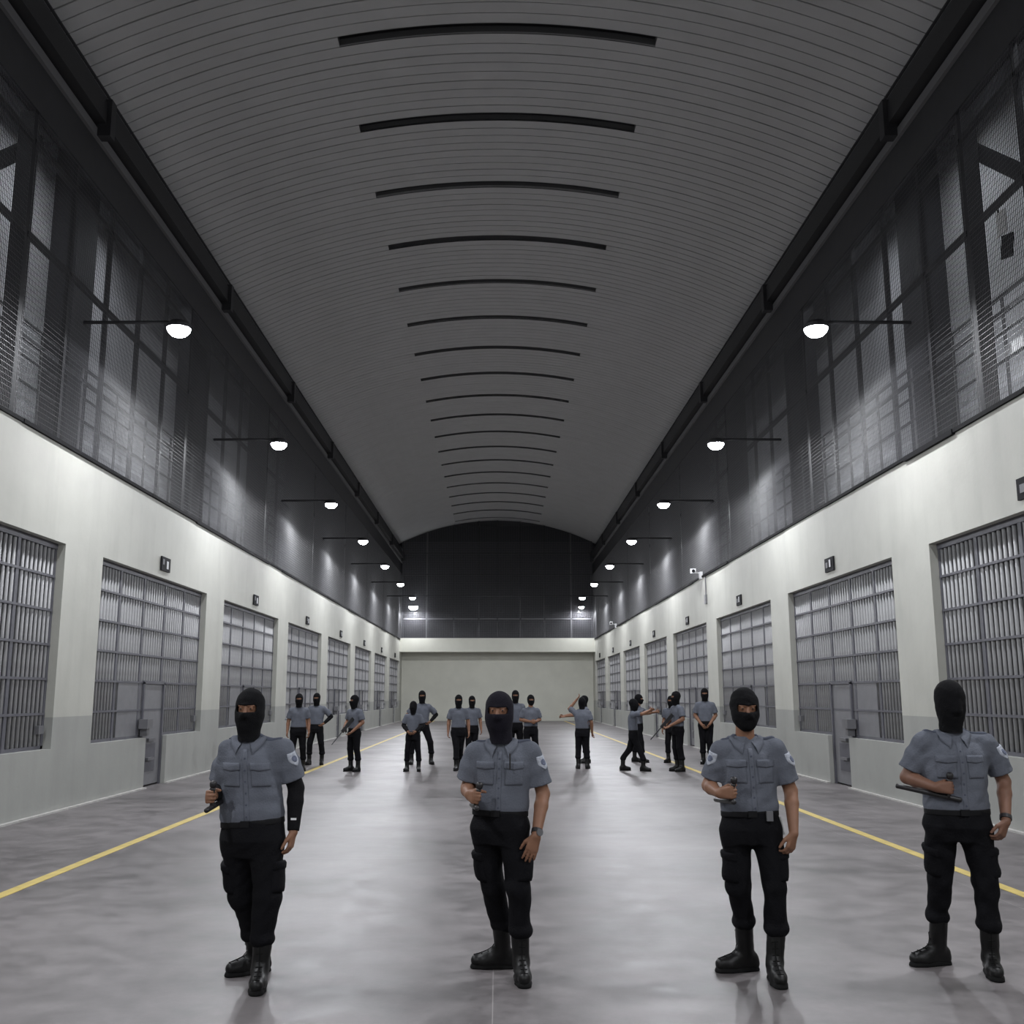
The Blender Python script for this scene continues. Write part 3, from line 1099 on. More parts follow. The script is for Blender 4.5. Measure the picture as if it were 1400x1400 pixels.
    for q in ('a', 'b'):
        S, E = J['sh_' + q], J['el_' + q]
        d = unit(E - S)
        end = S + (E - S) * 0.80
        # cut only around the sleeve
        c = end + d * 0.16
        S_.put(roundbox(c, (d, *frame(d, (0.3, 0.4, 0.2))[0:1], np.cross(d, frame(d, (0.3, 0.4, 0.2))[0])), (0.16, 0.095, 0.095), 0.004), 0.002, 's') if False else None
        sleeve_cut(S_, S, E, end)
    shirt = sdf_object('shirt', S_, M['shirt'], body)
    bvh = None
    # ---------- trousers
    T = Field(lo, hi, h)
    up = unit(neck - belt)
    pel = (J['hip_a'] + J['hip_b']) / 2
    tp = [(0.0, 0.165 * leg_r, 0.115, 0.0), (0.45, hw * 1.06, hd * 1.05 * girth, 0.0), (1.05, hw * 0.985, hd * 0.93 * girth, 0)]
    T.put(torso(pel - A((0, 0, 0.10)), belt + up * 0.012, hipr, tp), 0.03)
    for q in ('a', 'b'):
        H, K, Bl = J['hip_' + q], J['kn_' + q], J['bl_' + q]
        T.put(cone(H - A((0, 0, 0.02)), K, 0.098 * leg_r * s, 0.074 * leg_r * s), 0.035)
        T.put(cone(K, Bl + A((0, 0, 0.05)), 0.074 * leg_r * s, 0.068 * s), 0.02)
        T.put(ellipsoid(Bl + A((0, 0, 0.03)), np.eye(3), A((0.076, 0.078, 0.055)) * s), 0.02)
    T.wrinkle(0.0085 if detail else 0.004, 20, seed + 50, 1.1)
    T.cut(belt + up * 0.008, up)
    trousers = sdf_object('trousers', T, M['trousers'], body)
    # ---------- belt
    L = Field(lo, hi, h if h < 0.008 else h * 0.8)
    L.put(torso(belt - up * 0.022, belt + up * 0.016, rt, [(0.0, hw * 1.0 + 0.007, hd * 0.94 * girth + 0.007, 0), (1.0, hw * 1.0 + 0.007, hd * 0.94 * girth + 0.007, 0)]), 0.004)
    blt = sdf_object('belt', L, M['belt'], body)
    if detail:
        f = unit(np.cross(up, rt)); f = f if f @ fr > 0 else -f
        c = belt + f * (hd * 0.94 * girth + 0.010)
        q = MB(); q.box((-0.028, -0.006, -0.019), (0.028, 0.006, 0.019))
        b = q.build('buckle', M['belt'], blt, tuple(c))
        b.rotation_euler = (0, 0, math.atan2(rt[1], rt[0]))
    # ---------- boots
    for q in ('a', 'b'):
        An, To, Bl = J['ankle_' + q], J['toe_' + q], J['bl_' + q]
        K = J['kn_' + q]
        d = unit((To - An) * A((1, 1, 0)))
        heel = An * A((1, 1, 0)) - d * 0.045 * s
        toe = To * A((1, 1, 0)) - d * 0.035 * s
        ball = An * A((1, 1, 0)) + d * 0.115 * s
        F = Field(np.minimum(np.minimum(heel, toe), Bl) - 0.12, np.maximum(np.maximum(heel, toe), np.maximum(Bl, An)) + A((0.12, 0.12, 0.2)), h)
        F.put(cone(An - A((0, 0, 0.02)), Bl + (Bl - An) * 0.15, 0.052 * s, 0.058 * s), 0.02)
        F.put(cone(heel + A((0, 0, 0.05)), heel + A((0, 0, 0.075)), 0.040 * s, 0.040 * s), 0.03)
        F.put(cone(An + d * 0.02 + A((0, 0, -0.01)), ball + A((0, 0, 0.052)), 0.048 * s, 0.042 * s), 0.03)
        F.put(cone(ball + A((0, 0, 0.046)), toe + A((0, 0, 0.048)), 0.047 * s, 0.040 * s), 0.03)
        F.put(cone(heel + A((0, 0, 0.04)), ball + A((0, 0, 0.04)), 0.038 * s, 0.044 * s), 0.02)
        F.wrinkle(0.002, 40, seed + 70)
        F.cut((0, 0, 0.022), (0, 0, -1))
        boot = sdf_object('boot', F, M['boot'], body)
        G = Field(np.minimum(heel, toe) - 0.1, np.maximum(heel, toe) + A((0.1, 0.1, 0.06)), h * 0.85)
        G.put(cone(heel, ball, 0.044 * s, 0.053 * s), 0.01).put(cone(ball, toe, 0.053 * s, 0.045 * s), 0.01)
        G.cut((0, 0, 0.030), (0, 0, 1)).cut((0, 0, 0.0), (0, 0, -1))
        sdf_object('sole', G, M['sole'], boot)
        if detail:
            bb = bvh_of(boot)
            side = np.cross(d, A((0, 0, 1)))
            lm = MB()
            mids = []
            for i in range(7):
                c0 = An + d * (0.20 - 0.016 * i) + A((0, 0, -0.02 + 0.030 * i))
                ends = []
                for e in (-1, 0, 1):
                    hit = bb.ray_cast(Vector(c0 + side * e * 0.020 + d * 0.2 + A((0, 0, 0.12))), Vector(unit(-d - A((0, 0, 0.6)))), 0.6)
                    if hit[0] is not None:
                        ends.append(A(hit[0]) + d * 0.002 + A((0, 0, 0.001)))
                if len(ends) < 3:
                    continue
                mids.append(ends[1])
                for a_, b_ in zip(ends, ends[1:]):
                    lm.tube(tuple(a_), tuple(b_), 0.0032, n=6)
            for a_, b_ in zip(mids, mids[1:]):
                lm.tube(tuple(a_), tuple(b_), 0.003, n=6)
            if lm.v:
                lm.build('laces', M['sole'], boot)
    # ---------- balaclava
    C = Field(hc - 0.2, hc + 0.2, h)
    for p, k in head_prims(hc, hf, hu, s, 0.015 if slit else 0.017)[0]:
        C.put(p, k + 0.01)
    C.put(ellipsoid(P(0, 0.012, -0.038), hax, A((0.078, 0.086, 0.088)) * s), 0.03)
    if neck_covered:
        C.put(cone(hc - A((0, 0, 0.05)) - hax[1] * 0.01, neck + fr * 0.012 + A((0, 0, -0.012)), 0.074 * s, 0.072 * s), 0.04)
        C.put(cone(hc + hax[1] * 0.035 * s - hax[2] * 0.075 * s, neck + fr * 0.072 + A((0, 0, -0.022)), 0.046 * s, 0.026 * s), 0.04)
    C.wrinkle(0.0022, 45, seed + 90, 1.4)
    if slit:
        C.put(roundbox(P(0, 0.105, 0.012), hax, A((0.062, 0.075, 0.021 if detail else 0.018)) * s, 0.012), 0.006, 's')
    if not neck_covered:
        pass
    sdf_object('balaclava', C, M[mask], body)
    # ---------- long sleeve worn under the shirt
    for q, kind in zip('ab', sleeves):
        if kind == 'long':
            E, Wr, S = J['el_' + q], J['wr_' + q], J['sh_' + q]
            F = Field(np.minimum(np.minimum(E, Wr), S) - 0.1, np.maximum(np.maximum(E, Wr), S) + 0.1, h)
            F.put(cone(S + (E - S) * 0.6, E, 0.056, 0.051), 0.01).put(cone(E, E + (Wr - E) * 0.3, 0.051, 0.052), 0.01).put(cone(E + (Wr - E) * 0.3, Wr - (Wr - E) * 0.02, 0.052, 0.037), 0.01)
            F.wrinkle(0.0018, 40, seed + 33)
            F.cut(Wr - unit(Wr - E) * 0.005, unit(Wr - E))
            sdf_object('long_sleeve', F, M['sleeve'], body)
    info = dict(body=body, shirt=shirt, trousers=trousers, belt=blt, J=J, fr=fr, rt=rt, up=up, P=P, hax=hax, hw=hw, hd=hd * girth, s=s)
    if detail:
        uniform_details(info, patch, neck_covered, seed)
    else:
        simple_details(info)
    return info

def sleeve_cut(F, S, E, end):
    """trim the sleeve cone square at its hem without touching the torso"""
    d = unit(E - S)
    X, Y, Z = (F.ax[0] - end[0])[:, None, None], (F.ax[1] - end[1])[None, :, None], (F.ax[2] - end[2])[None, None, :]
    along = X * d[0] + Y * d[1] + Z * d[2]
    rad = np.sqrt(np.maximum(X * X + Y * Y + Z * Z - along * along, 0))
    zone = (along > -0.02) & (along < 0.2) & (rad < 0.105)
    # sleeve field only: distance to the arm axis beyond the hem
    own = rad - 0.082
    arm = np.where(zone & (own < 0.012), np.maximum(F.D, along), F.D)
    F.D = arm.astype(np.float32)

def bvh_of(o):
    me = o.data
    return BVHTree.FromPolygons([v.co for v in me.vertices], [tuple(p.vertices) for p in me.polygons])

def conform(name, bvh, origin, d, u, v, half, mat, parent, thick=0.004, n=10, m=10, shape=None, lift=0.002):
    """a thin shell that follows the cloth under it: grid over (u, v), cast along d"""
    d, u, v = unit(d), unit(u), unit(v)
    origin = A(origin)
    pts, ok = {}, set()
    for i in range(n + 1):
        for j in range(m + 1):
            a, b = -1 + 2 * i / n, -1 + 2 * j / m
            if shape:
                a, b = shape(a, b)
            o = origin + u * a * half[0] + v * b * half[1]
            hit = bvh.ray_cast(Vector(o - d * 0.25), Vector(d), 0.6)
            if hit[0] is not None:
                pts[i, j] = A(hit[0])
    if len(pts) < (n + 1) * (m + 1) * 0.6:
        return None
    if len(pts) < (n + 1) * (m + 1):
        mean = np.mean([float((p - origin) @ d) for p in pts.values()])
        for i in range(n + 1):
            for j in range(m + 1):
                if (i, j) not in pts:
                    a, b = -1 + 2 * i / n, -1 + 2 * j / m
                    if shape:
                        a, b = shape(a, b)
                    near = min(pts.items(), key=lambda kv: (kv[0][0] - i) ** 2 + (kv[0][1] - j) ** 2)[1]
                    dep = float((near - origin) @ d)
                    pts[i, j] = origin + u * a * half[0] + v * b * half[1] + d * dep
    V, F = [], []
    W_ = m + 1
    for i in range(n + 1):
        for j in range(m + 1):
            edge = i in (0, n) or j in (0, m)
            V.append(tuple(pts[i, j] - d * (thick + lift if not edge else lift + thick * 0.55)))
    off = len(V)
    for i in range(n + 1):
        for j in range(m + 1):
            V.append(tuple(pts[i, j] + d * 0.004))
    flip = float(np.cross(u, v) @ d) > 0
    for i in range(n):
        for j in range(m):
            q = (i * W_ + j, (i + 1) * W_ + j, (i + 1) * W_ + j + 1, i * W_ + j + 1)
            F.append(q[::-1] if flip else q)
    ring = [(i, 0) for i in range(n)] + [(n, j) for j in range(m)] + [(i, m) for i in range(n, 0, -1)] + [(0, j) for j in range(m, 0, -1)]
    for a in range(len(ring)):
        p, q = ring[a], ring[(a + 1) % len(ring)]
        pi, qi = p[0] * W_ + p[1], q[0] * W_ + q[1]
        f = (pi, off + pi, off + qi, qi)
        F.append(f[::-1] if flip else f)
    return make_object(name, V, F, mat, parent, smooth=True)

def disc(a, b):
    """square to disc"""
    return a * math.sqrt(1 - b * b / 2), b * math.sqrt(1 - a * a / 2)
def shield(a, b):
    w = 1.0 if b > -0.1 else max(0.12, 1 - ((-b - 0.1) / 0.9) ** 1.6)
    return a * w, b
def flap(a, b):
    return a, (b if b > 0 else b * (1.0 - 0.35 * abs(a)))

def uniform_details(I, patch, neck_covered, seed):
    J, fr, up, s = I['J'], I['fr'], I['up'], I['s']
    body, shirt = I['body'], I['shirt']
    rt = unit(np.cross(A((0, 0, 1)), fr)) * -1
    if rt @ I['rt'] < 0:
        rt = -rt
    bvh = bvh_of(shirt)
    chest = J['belt'] + (J['neck'] - J['belt']) * 0.66
    mid = chest * 1.0
    # front placket, pockets with flaps
    half = np.linalg.norm(J['neck'] - J['belt']) * 0.44
    c = J['belt'] + (J['neck'] - J['belt']) * 0.46
    conform('placket', bvh, c + fr * 0.1, -fr, rt, up, (0.016, half), M['shirt'], shirt, 0.003, 4, 24)
    for k in range(6):
        z = c + up * half * (-0.85 + 0.32 * k)
        hit = bvh.ray_cast(Vector(z + fr * 0.35), Vector(-fr), 0.6)
        if hit[0] is not None:
            q = MB().tube((0, 0, 0), tuple(fr * 0.004), 0.006, n=8)
            q.build('button', M['shirt_dark'], shirt, tuple(A(hit[0]) + fr * 0.004))
    for e in (-1, 1):
        pc = chest + rt * e * 0.092 * s + fr * 0.1
        conform('pocket', bvh, pc - up * 0.045, -fr, rt, up, (0.055 * s, 0.062 * s), M['shirt'], shirt, 0.004, 10, 10)
        conform('pocket_flap', bvh, pc + up * 0.012, -fr, rt, up, (0.060 * s, 0.026 * s), M['shirt'], shirt, 0.010, 12, 6, flap, 0.003)
        sh = J['sh_a'] if e < 0 else J['sh_b']
        # epaulette from the shoulder seam to the collar
        a = sh + A((0, 0, 0.09)); b = J['neck'] + rt * e * 0.06 + A((0, 0, 0.09))
        m_ = (a + b) / 2
        ax = unit(a - b)
        conform('epaulette', bvh, m_, (0, 0, -1), ax, np.cross(A((0, 0, 1)), ax), (np.linalg.norm(a - b) * 0.48, 0.023), M['shirt_dark'], shirt, 0.006, 10, 4, None, 0.003)
    # sleeve badges
    for q, e, on in (('a', -1, patch[0]), ('b', 1, patch[1])):
        if not on:
            continue
        S, E = J['sh_' + q], J['el_' + q]
        d = unit(E - S)
        pc = S + (E - S) * 0.30
        out = unit(rt * e + fr * 0.75)
        vv = -d
        uu = unit(np.cross(vv, out))
        w = conform('shoulder_patch', bvh, pc + out * 0.1, -out, uu, vv, (0.036, 0.044), M['patch'], shirt, 0.004, 10, 10, shield, 0.003)
        if w:
            conform('emblem', bvh, pc + out * 0.1 + vv * 0.004, -out, uu, vv, (0.019, 0.020), M['patch_blue'], w, 0.003, 8, 8, disc, 0.007)
            w['label'] = 'pale shield-shaped sleeve badge'
    # collar: two wings round the neck, open at the front
    N = 26
    V, F = [], []
    nb = J['neck']
    for i in range(N + 1):
        t = R(16) + (R(360) - R(32)) * i / N
        dirv = fr * math.cos(t) + rt * math.sin(t)
        fness = max(0.0, math.cos(t))
        top = nb + dirv * 0.075 * s + A((0, 0, 0.030 - 0.040 * fness ** 1.5))
        wing = 0.044 + 0.042 * max(0, math.cos(t)) ** 3
        lowr = nb + dirv * (0.080 + wing * 0.62) * s + A((0, 0, 0.028 - wing * 0.95 - 0.03 * fness))
        if i in (0, N):
            lowr = lowr + rt * (0.020 if i == 0 else -0.020)
        hit = bvh.find_nearest(Vector(lowr))
        if hit[0] is not None:
            nn = A(hit[1])
            lowr = A(hit[0]) + nn * 0.010
        midp = (top + lowr) / 2 + dirv * 0.010 + A((0, 0, 0.006))
        for p in (top - dirv * 0.006, top + A((0, 0, 0.004)), midp, lowr, lowr - dirv * 0.006 - A((0, 0, 0.006))):
            V.append(tuple(p))
    for i in range(N):
        for j in range(4):
            F.append((5 * i + j, 5 * i + j + 1, 5 * (i + 1) + j + 1, 5 * (i + 1) + j))
    make_object('collar', V, F, M['shirt'], shirt, smooth=True)
    # cargo pockets on the thighs
    tb = bvh_of(I['trousers'])
    for q, e in (('a', -1), ('b', 1)):
        H, K = J['hip_' + q], J['kn_' + q]
        pc = H + (K - H) * 0.66
        out = unit(rt * e + fr * 0.25)
        ax = unit(H - K)
        conform('cargo_pocket', tb, pc + out * 0.1, -out, np.cross(ax, out), ax, (0.070, 0.085), M['trousers'], I['trousers'], 0.016, 8, 8, None, 0.004)
        conform('pocket_flap', tb, pc + out * 0.1 + ax * 0.07, -out, np.cross(ax, out), ax, (0.073, 0.026), M['trousers'], I['trousers'], 0.020, 8, 4, None, 0.006)

def simple_details(I):
    J, fr, up = I['J'], I['fr'], I['up']
    rt = I['rt']

# ---- side-handle baton: shaft, gripped handle, knob
def baton(loc, grip, handle, along, label, fore=0.16, aft=0.40, r=0.0155):
    """grip: centre of the fist; handle: axis towards the knob; along: shaft direction towards its short end"""
    t = thing('baton', label, 'baton', loc, 'side-handle batons')
    g, hx, al = A(grip), unit(handle), unit(along)
    base = g - hx * 0.062
    MB().tube(tuple(base - al * aft), tuple(base + al * fore), r, n=14, rings=[(0, r * 0.5), (0.01, r * 0.92), (0.03, r), (0.97, r), (0.99, r * 0.92), (1, r * 0.5)]).build('shaft', M['rubber'], t, smooth=True)
    MB().tube(tuple(base), tuple(g + hx * 0.055), 0.0145, n=14, rings=[(0, 0.018), (0.12, 0.0145), (0.9, 0.0145), (1, 0.016)]).build('handle', M['rubber'], t, smooth=True)
    MB().tube(tuple(g + hx * 0.054), tuple(g + hx * 0.098), 0.02, n=14, rings=[(0, 0.013), (0.25, 0.021), (0.7, 0.022), (0.92, 0.016), (1, 0.008)]).build('knob', M['rubber'], t, smooth=True)
    return t
def fist_centre(wr, hd):
    return A(wr) + unit(hd['d']) * 0.078 + unit(hd['n']) * 0.030
GRIP = (1.25, 1.35, 0.95)

def wrist_band(I, q, name, dial=True, r=0.036):
    J = I['J']
    E, Wr = J['el_' + q], J['wr_' + q]
    d = unit(Wr - E)
    p = Wr - d * 0.028
    b = MB().tube(tuple(p - d * 0.013), tuple(p + d * 0.013), r, n=18).build(name, M['rubber'], I['body'], smooth=False)
    if dial:
        out = unit(unit(J['sh_b'] - J['sh_a']) * (1 if q == 'b' else -1) * 0.5 + I['fr'] * 0.8)
        c = p + out * (r - 0.002)
        MB().tube(tuple(c), tuple(c + out * 0.012), 0.021, n=16).build('dial', M['lock'], b)
    return b

FRONT = 'guards standing in the front row'
BACK = 'guards standing further down the hall'
# first guard from the left
Jx = dict(head=(-.044, -.02, 1.655), neck=(-.046, 0, 1.462), sh_a=(-.170, 0, 1.428), sh_b=(.168, 0, 1.428), el_a=(-.232, .06, 1.150), wr_a=(-.215, -.16, 1.135),
          el_b=(.259, .04, 1.163), wr_b=(.262, -.03, .905), belt=(-.002, 0, .965), hip_a=(-.088, .02, .86), hip_b=(.092, -.02, .862), kn_a=(-.060, .10, .496),
          kn_b=(.118, -.05, .525), bl_a=(-.012, .20, .225), bl_b=(.100, -.05, .245), toe_a=(-.169, .164, 0), ankle_a=(.006, .275, .11), toe_b=(.114, -.26, 0), ankle_b=(.092, -.051, .11))
loc1 = (-1.541, 6.7, 0)
h1a = dict(d=(-0.15, -1, 0.02), n=(1, -0.15, 0), u=(0, 0, 1), curl=GRIP, thumb='grip')
h1b = dict(d=(-0.14, -0.12, -1), n=(-1, 0.15, 0.12), u=(0, -1, 0), curl=(0.45, 0.55, 0.4), spread=0.2)
I1 = build_person(loc1, Jx, 'heavy-set guard in a black balaclava with one black under-sleeve, leftmost of the front row', FRONT, hw=0.196, hd=0.145, girth=1.05,
                  face=(-0.08, -1, -0.05), hands=dict(a=h1a, b=h1b), skin='skin', sleeves=('long', 'long'), seed=3, leg_r=1.2, patch=(False, True))
baton(loc1, fist_centre(Jx['wr_a'], h1a), (0.05, -0.15, 1), (-0.1, -1, -0.12), 'black side-handle baton in the raised fist of the leftmost front guard', 0.10, 0.42)
q = MB().box((-0.017, -0.005, -0.006), (0.017, 0.002, 0.006)).build('sleeve_tag', M['white'], I1['body'], (0.266, -0.055, 0.985))
# second guard
Jx = dict(head=(-.006, -.02, 1.637), neck=(.012, 0, 1.438), sh_a=(-.155, .02, 1.408), sh_b=(.200, -.02, 1.408), el_a=(-.212, .06, 1.153), wr_a=(-.196, -.15, 1.130),
          el_b=(.276, .00, 1.124), wr_b=(.224, -.165, .885), belt=(0, 0, 1.013), hip_a=(-.088, .05, .925), hip_b=(.092, -.03, .932), kn_a=(-.050, .10, .536),
          kn_b=(.112, -.06, .564), bl_a=(.008, .21, .250), bl_b=(.126, 0, .262), toe_a=(-.187, .284, 0), ankle_a=(.020, .284, .11), toe_b=(.150, -.20, 0), ankle_b=(.130, .008, .11))
loc2 = (0.018, 6.8, 0)
h2a = dict(d=(0.35, -1, -0.10), n=(0.95, 0.35, -0.1), u=(0, -0.05, 1), curl=GRIP, thumb='grip')
h2b = dict(d=(-0.32, -0.02, -0.94), n=(-0.15, 0.97, -0.1), u=(-1, 0, 0.3), curl=(0.15, 0.2, 0.15), spread=0.55)
I2 = build_person(loc2, Jx, 'guard in a navy-black balaclava with a wristwatch, standing nearest the centre of the hall', FRONT, hw=0.176, hd=0.130,
                  face=(-0.12, -1, 0.0), hands=dict(a=h2a, b=h2b), skin='skin', mask='mask_navy', seed=8, front=(-0.12, -1, 0), patch=(False, True))
wrist_band(I2, 'b', 'wristwatch', True)
baton(loc2, fist_centre(Jx['wr_a'], h2a), (0.18, -0.2, 1), (0.1, -1, 0.05), 'black side-handle baton in the fist of the guard at the hall centre', 0.12, 0.34)
q = MB().tube((0, 0, -0.05), (0, 0, 0.05), 0.005, n=8).build('pen', M['rubber'], I2['shirt'], (0.062, -0.158, 1.335))
# third guard
Jx = dict(head=(-.014, -.04, 1.660), neck=(-.010, .005, 1.458), sh_a=(-.168, 0, 1.420), sh_b=(.180, 0, 1.428), el_a=(-.245, .06, 1.170), wr_a=(-.222, -.15, 1.140),
          el_b=(.276, .02, 1.139), wr_b=(.240, -.13, .895), belt=(0, 0, 1.009), hip_a=(-.088, .02, .917), hip_b=(.088, -.02, .922), kn_a=(-.078, .05, .545),
          kn_b=(.130, -.05, .564), bl_a=(-.030, .165, .285), bl_b=(.132, -.01, .275), toe_a=(-.212, .178, 0), ankle_a=(-.010, .221, .11), toe_b=(.098, -.22, 0), ankle_b=(.112, -.013, .11))
loc3 = (1.617, 6.8, 0)
h3a = dict(d=(0.75, -0.75, 0.12), n=(0.70, 0.75, 0.05), u=(-0.05, -0.1, 1), curl=GRIP, thumb='grip')
h3b = dict(d=(-0.28, -0.05, -0.95), n=(-0.6, 0.8, 0.05), u=(-0.8, -0.5, 0.2), curl=(0.5, 0.6, 0.4), spread=0.15)
I3 = build_person(loc3, Jx, 'guard with bare neck below a short black balaclava, third from the left in front', FRONT, hw=0.176, hd=0.128,
                  face=(0.0, -1, -0.12), hands=dict(a=h3a, b=h3b), skin='skin', neck_covered=False, seed=15, front=(0.05, -1, 0), patch=(True, True))
baton(loc3, fist_centre(Jx['wr_a'], h3a), (0.12, -0.25, 1), (0.12, -1, 0.05), 'black side-handle baton held at the chest by the bare-necked guard', 0.06, 0.30)
q = MB().box((-0.02, -0.012, -0.03), (0.02, 0.012, 0.03)).build('belt_clip', M['lock'], I3['belt'], (0.092, -0.135, 1.0))
kq = MB()
for i in range(5):
    kq.tube((0.005 * (i - 2), 0, -0.022 * i), (0.004 * (i - 1), -0.004, -0.022 * i - 0.02), 0.006, n=6)
kq.build('key_chain', M['metal'], I3['belt'], (0.192, -0.03, 0.985))
# fourth guard
Jx = dict(head=(-.010, -.045, 1.705), neck=(-.006, 0, 1.492), sh_a=(-.185, 0, 1.470), sh_b=(.230, 0, 1.462), el_a=(-.288, .06, 1.215), wr_a=(-.190, -.15, 1.168),
          el_b=(.335, .03, 1.190), wr_b=(.250, -.13, .955), belt=(0, 0, 1.010), hip_a=(-.100, .02, .92), hip_b=(.092, -.02, .925), kn_a=(-.104, .10, .572),
          kn_b=(.138, -.03, .571), bl_a=(-.090, .20, .292), bl_b=(.148, 0, .275), toe_a=(-.280, .22, 0), ankle_a=(-.078, .269, .11), toe_b=(.104, -.165, 0), ankle_b=(.158, .038, .11))
loc4 = (2.99, 6.9, 0)
h4a = dict(d=(0.88, -0.42, 0.0), n=(0.42, 0.9, -0.05), u=(0, -0.15, 1), curl=GRIP, thumb='grip')
h4b = dict(d=(-0.42, -0.10, -0.88), n=(-0.55, 0.8, 0.2), u=(-0.75, -0.5, 0.35), curl=(0.55, 0.65, 0.5), spread=0.1)
I4 = build_person(loc4, Jx, 'tall guard whose black hood hides the whole face, rightmost of the front row', FRONT, hw=0.198, hd=0.142, girth=1.04,
                  face=(0.0, -1, -0.25), hands=dict(a=h4a, b=h4b), skin='skin_dark', slit=False, seed=23, patch=(False, True), leg_r=1.04)
wrist_band(I4, 'b', 'bracelet', False, 0.037)
baton(loc4, fist_centre(Jx['wr_a'], h4a), (0.05, -0.2, 1), (0.92, -0.25, -0.20), 'black side-handle baton lying along the forearm of the rightmost front guard', 0.08, 0.32)

# ---- guards further back, posed from a standing figure
def pose(yaw, arms, stance=0.13, stride=0.0, scale=1.0, lean=0.0, head_yaw=None, drop=0.0):
    """yaw 0 looks at the camera, positive turns towards the picture's right"""
    c, s_ = math.cos(yaw), math.sin(yaw)
    def W_(x, y, z):
        y = y - lean * max(0, z - 0.9)
        return tuple(A((c * x - s_ * y, s_ * x + c * y, z)) * scale)
    ARM = {
        'down': ((.235, .03, 1.16), (.250, -.05, .90)),
        'fold': ((.245, .04, 1.17), (.06, -.24, 1.13)),
        'hip': ((.36, .09, 1.20), (.205, -.03, 1.03)),
        'raise': ((.33, -.16, 1.50), (.13, -.17, 1.74)),
        'point': ((.215, -.20, 1.28), (.15, -.44, 1.32)),
        'reach': ((.20, -.28, 1.28), (.13, -.58, 1.24)),
        'aim': ((.215, -.25, 1.42), (.05, -.42, 1.50)),
        'gun': ((.25, .00, 1.17), (.10, -.25, 1.02)),
        'front': ((.245, .03, 1.15), (.09, -.17, .93)),
        'back': ((.245, .10, 1.17), (.09, .19, .97)),
    }
    J = dict(head=W_(0, -.03, 1.66), neck=W_(0, 0, 1.46), belt=W_(0, 0, 1.0), hip_a=W_(-.088, 0, .91), hip_b=W_(.088, 0, .91),
             sh_a=W_(-.175, 0, 1.42), sh_b=W_(.175, 0, 1.42))
    for q, e in (('a', -1), ('b', 1)):
        el, wr = ARM[arms[0 if e < 0 else 1]]
        J['el_' + q] = W_(e * el[0], el[1], el[2]); J['wr_' + q] = W_(e * wr[0], wr[1], wr[2])
        f = stride * e
        J['kn_' + q] = W_(e * (stance * 0.85 + 0.01), f * 0.5 - 0.02, .53)
        J['bl_' + q] = W_(e * (stance + 0.005), f + 0.02, .26)
        J['ankle_' + q] = W_(e * stance, f + 0.03, .11)
        t = W_(e * (stance + 0.045), f - 0.17, 0)
        J['toe_' + q] = t
    fv = A((s_, -c, 0))
    return J, fv

def back_guard(xy, label, yaw, arms, scale, head_yaw=None, **kw):
    mask = kw.pop('mask', 'mask'); seed = kw.pop('seed', 0); slit = kw.pop('slit', True); bare = kw.pop('bare', False); hw = kw.pop('hw', 0.172)
    sleeves = kw.pop('sleeves', ('shirt', 'shirt'))
    J, fv = pose(yaw, arms, scale=scale, **kw)
    hy = yaw if head_yaw is None else head_yaw
    I = build_person((xy[0], xy[1], 0), J, label, BACK, h=0.0125, hw=hw * scale, hd=0.122 * scale, face=(math.sin(hy), -math.cos(hy), 0), front=tuple(fv),
                     detail=False, seed=seed, size=scale, mask=mask, slit=slit, neck_covered=not bare, sleeves=sleeves)
    return I

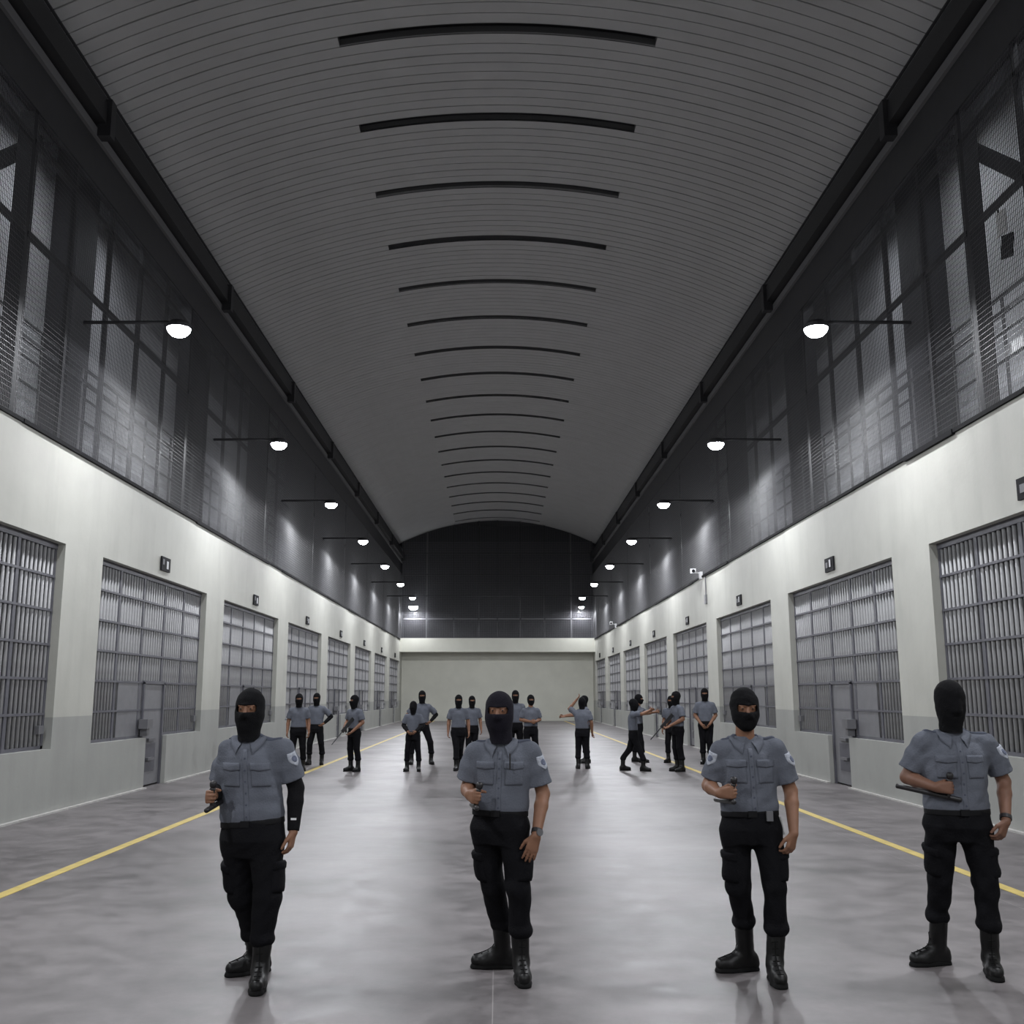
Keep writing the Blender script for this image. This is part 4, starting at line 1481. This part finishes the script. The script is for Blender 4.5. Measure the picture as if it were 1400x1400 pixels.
bg = [
    ((-4.72, 24.8), 'distant guard beside the left yellow line, shoulder to shoulder, the nearer of that pair', R(8), ('down', 'down'), 1.0, None, dict(seed=31, hw=0.185, sleeves=('shirt', 'shirt'))),
    ((-4.66, 26.9), 'distant guard at the left yellow line with an elbow out, the farther of that pair', R(-5), ('down', 'hip'), 1.01, None, dict(seed=32, stance=0.16, sleeves=('shirt', 'long'))),
    ((-3.36, 24.6), 'distant guard carrying a long gun just right of the left yellow line, turned sideways', R(-38), ('gun', 'front'), 0.98, R(-55), dict(seed=33, stance=0.12)),
    ((-1.98, 24.6), 'short distant guard with dark sleeves in front of a taller one with elbows out', R(-4), ('gun', 'gun'), 0.90, None, dict(seed=34, stance=0.15, slit=False, sleeves=('long', 'long'))),
    ((-1.96, 27.1), 'tall distant guard with elbows out, behind a shorter one left of the hall centre', R(6), ('hip', 'hip'), 1.045, None, dict(seed=35, stance=0.24, sleeves=('shirt', 'long'))),
    ((-0.93, 25.0), 'distant guard walking towards the camera left of the central front guard', R(4), ('down', 'down'), 0.985, None, dict(seed=36, stance=0.05, stride=0.16)),
    ((-0.67, 27.4), 'distant guard half hidden behind the walking one, one arm at the side', R(10), ('down', 'down'), 0.97, None, dict(seed=37, stance=0.09)),
    ((0.47, 27.1), 'tallest distant guard showing behind the shoulder of the central front guard', R(0), ('down', 'down'), 1.05, None, dict(seed=38)),
    ((0.83, 26.0), 'distant guard with folded arms partly hidden by the central front guard', R(12), ('fold', 'fold'), 0.985, None, dict(seed=39, bare=True)),
    ((2.07, 25.5), 'distant guard seen from behind with one hand raised to the head', R(175), ('down', 'raise'), 0.95, None, dict(seed=40, stance=0.11, slit=False)),
    ((2.33, 27.7), 'distant guard facing left behind the one seen from behind, forearm held out', R(-80), ('reach', 'reach'), 0.975, None, dict(seed=41, stance=0.10)),
    ((3.22, 24.8), 'distant guard striding right with both arms raised near the right yellow line', R(80), ('aim', 'aim'), 0.93, None, dict(seed=42, stance=0.10, stride=0.26, slit=False)),
    ((3.78, 28.0), 'distant guard with bare forearms held forward, behind the striding one', R(72), ('point', 'point'), 0.995, None, dict(seed=43, stance=0.11, stride=0.12, bare=True)),
    ((4.24, 24.6), 'distant guard turned left holding a long gun low, on the right yellow line', R(-70), ('gun', 'gun'), 1.03, R(-80), dict(seed=44, stance=0.10, hw=0.185)),
    ((4.62, 27.7), 'distant guard almost hidden behind the one with the gun on the right', R(-30), ('down', 'down'), 0.97, None, dict(seed=45, stance=0.13)),
    ((5.42, 27.2), 'distant guard standing by the right cell wall with hands joined in front', R(-12), ('front', 'front'), 1.08, None, dict(seed=46, stance=0.08)),
]
BG = {}
for i, (xy, lab, yaw, arms, sc, hy, kw) in enumerate(bg):
    BG[i] = back_guard(xy, lab, yaw, arms, sc, hy, **kw)

def long_gun(loc, p, q, label):
    t = thing('long_gun', label, 'gun', loc, 'long guns carried by distant guards')
    p, q = A(p), A(q)
    d = q - p
    MB().tube(tuple(p + d * 0.42), tuple(q), 0.013, 0.011, n=8).build('barrel', M['gun'], t)
    MB().beam(tuple(p + d * 0.28), tuple(p + d * 0.52), 0.04, 0.07).build('receiver', M['gun'], t)
    MB().beam(tuple(p), tuple(p + d * 0.30), 0.035, 0.085).build('stock', M['gun'], t)
    m = p + d * 0.36
    MB().beam(tuple(m), tuple(m + A((0, 0, -0.13)) + unit(d) * -0.03), 0.03, 0.04).build('grip', M['gun'], t)
for i, lab in ((2, 'dark long gun slanting down in the hands of the distant guard on the left'), (13, 'dark long gun pointing down to the left from the guard on the right yellow line')):
    I = BG[i]
    J = I['J']
    m = (J['wr_a'] + J['wr_b']) / 2 + I['fr'] * 0.14
    d = unit(I['fr'] * 0.55 + A((0, 0, -0.8)) + A((-0.25, 0, 0)))
    xy = bg[i][0]
    long_gun((xy[0], xy[1], 0), m - d * 0.36, m + d * 0.44, lab)
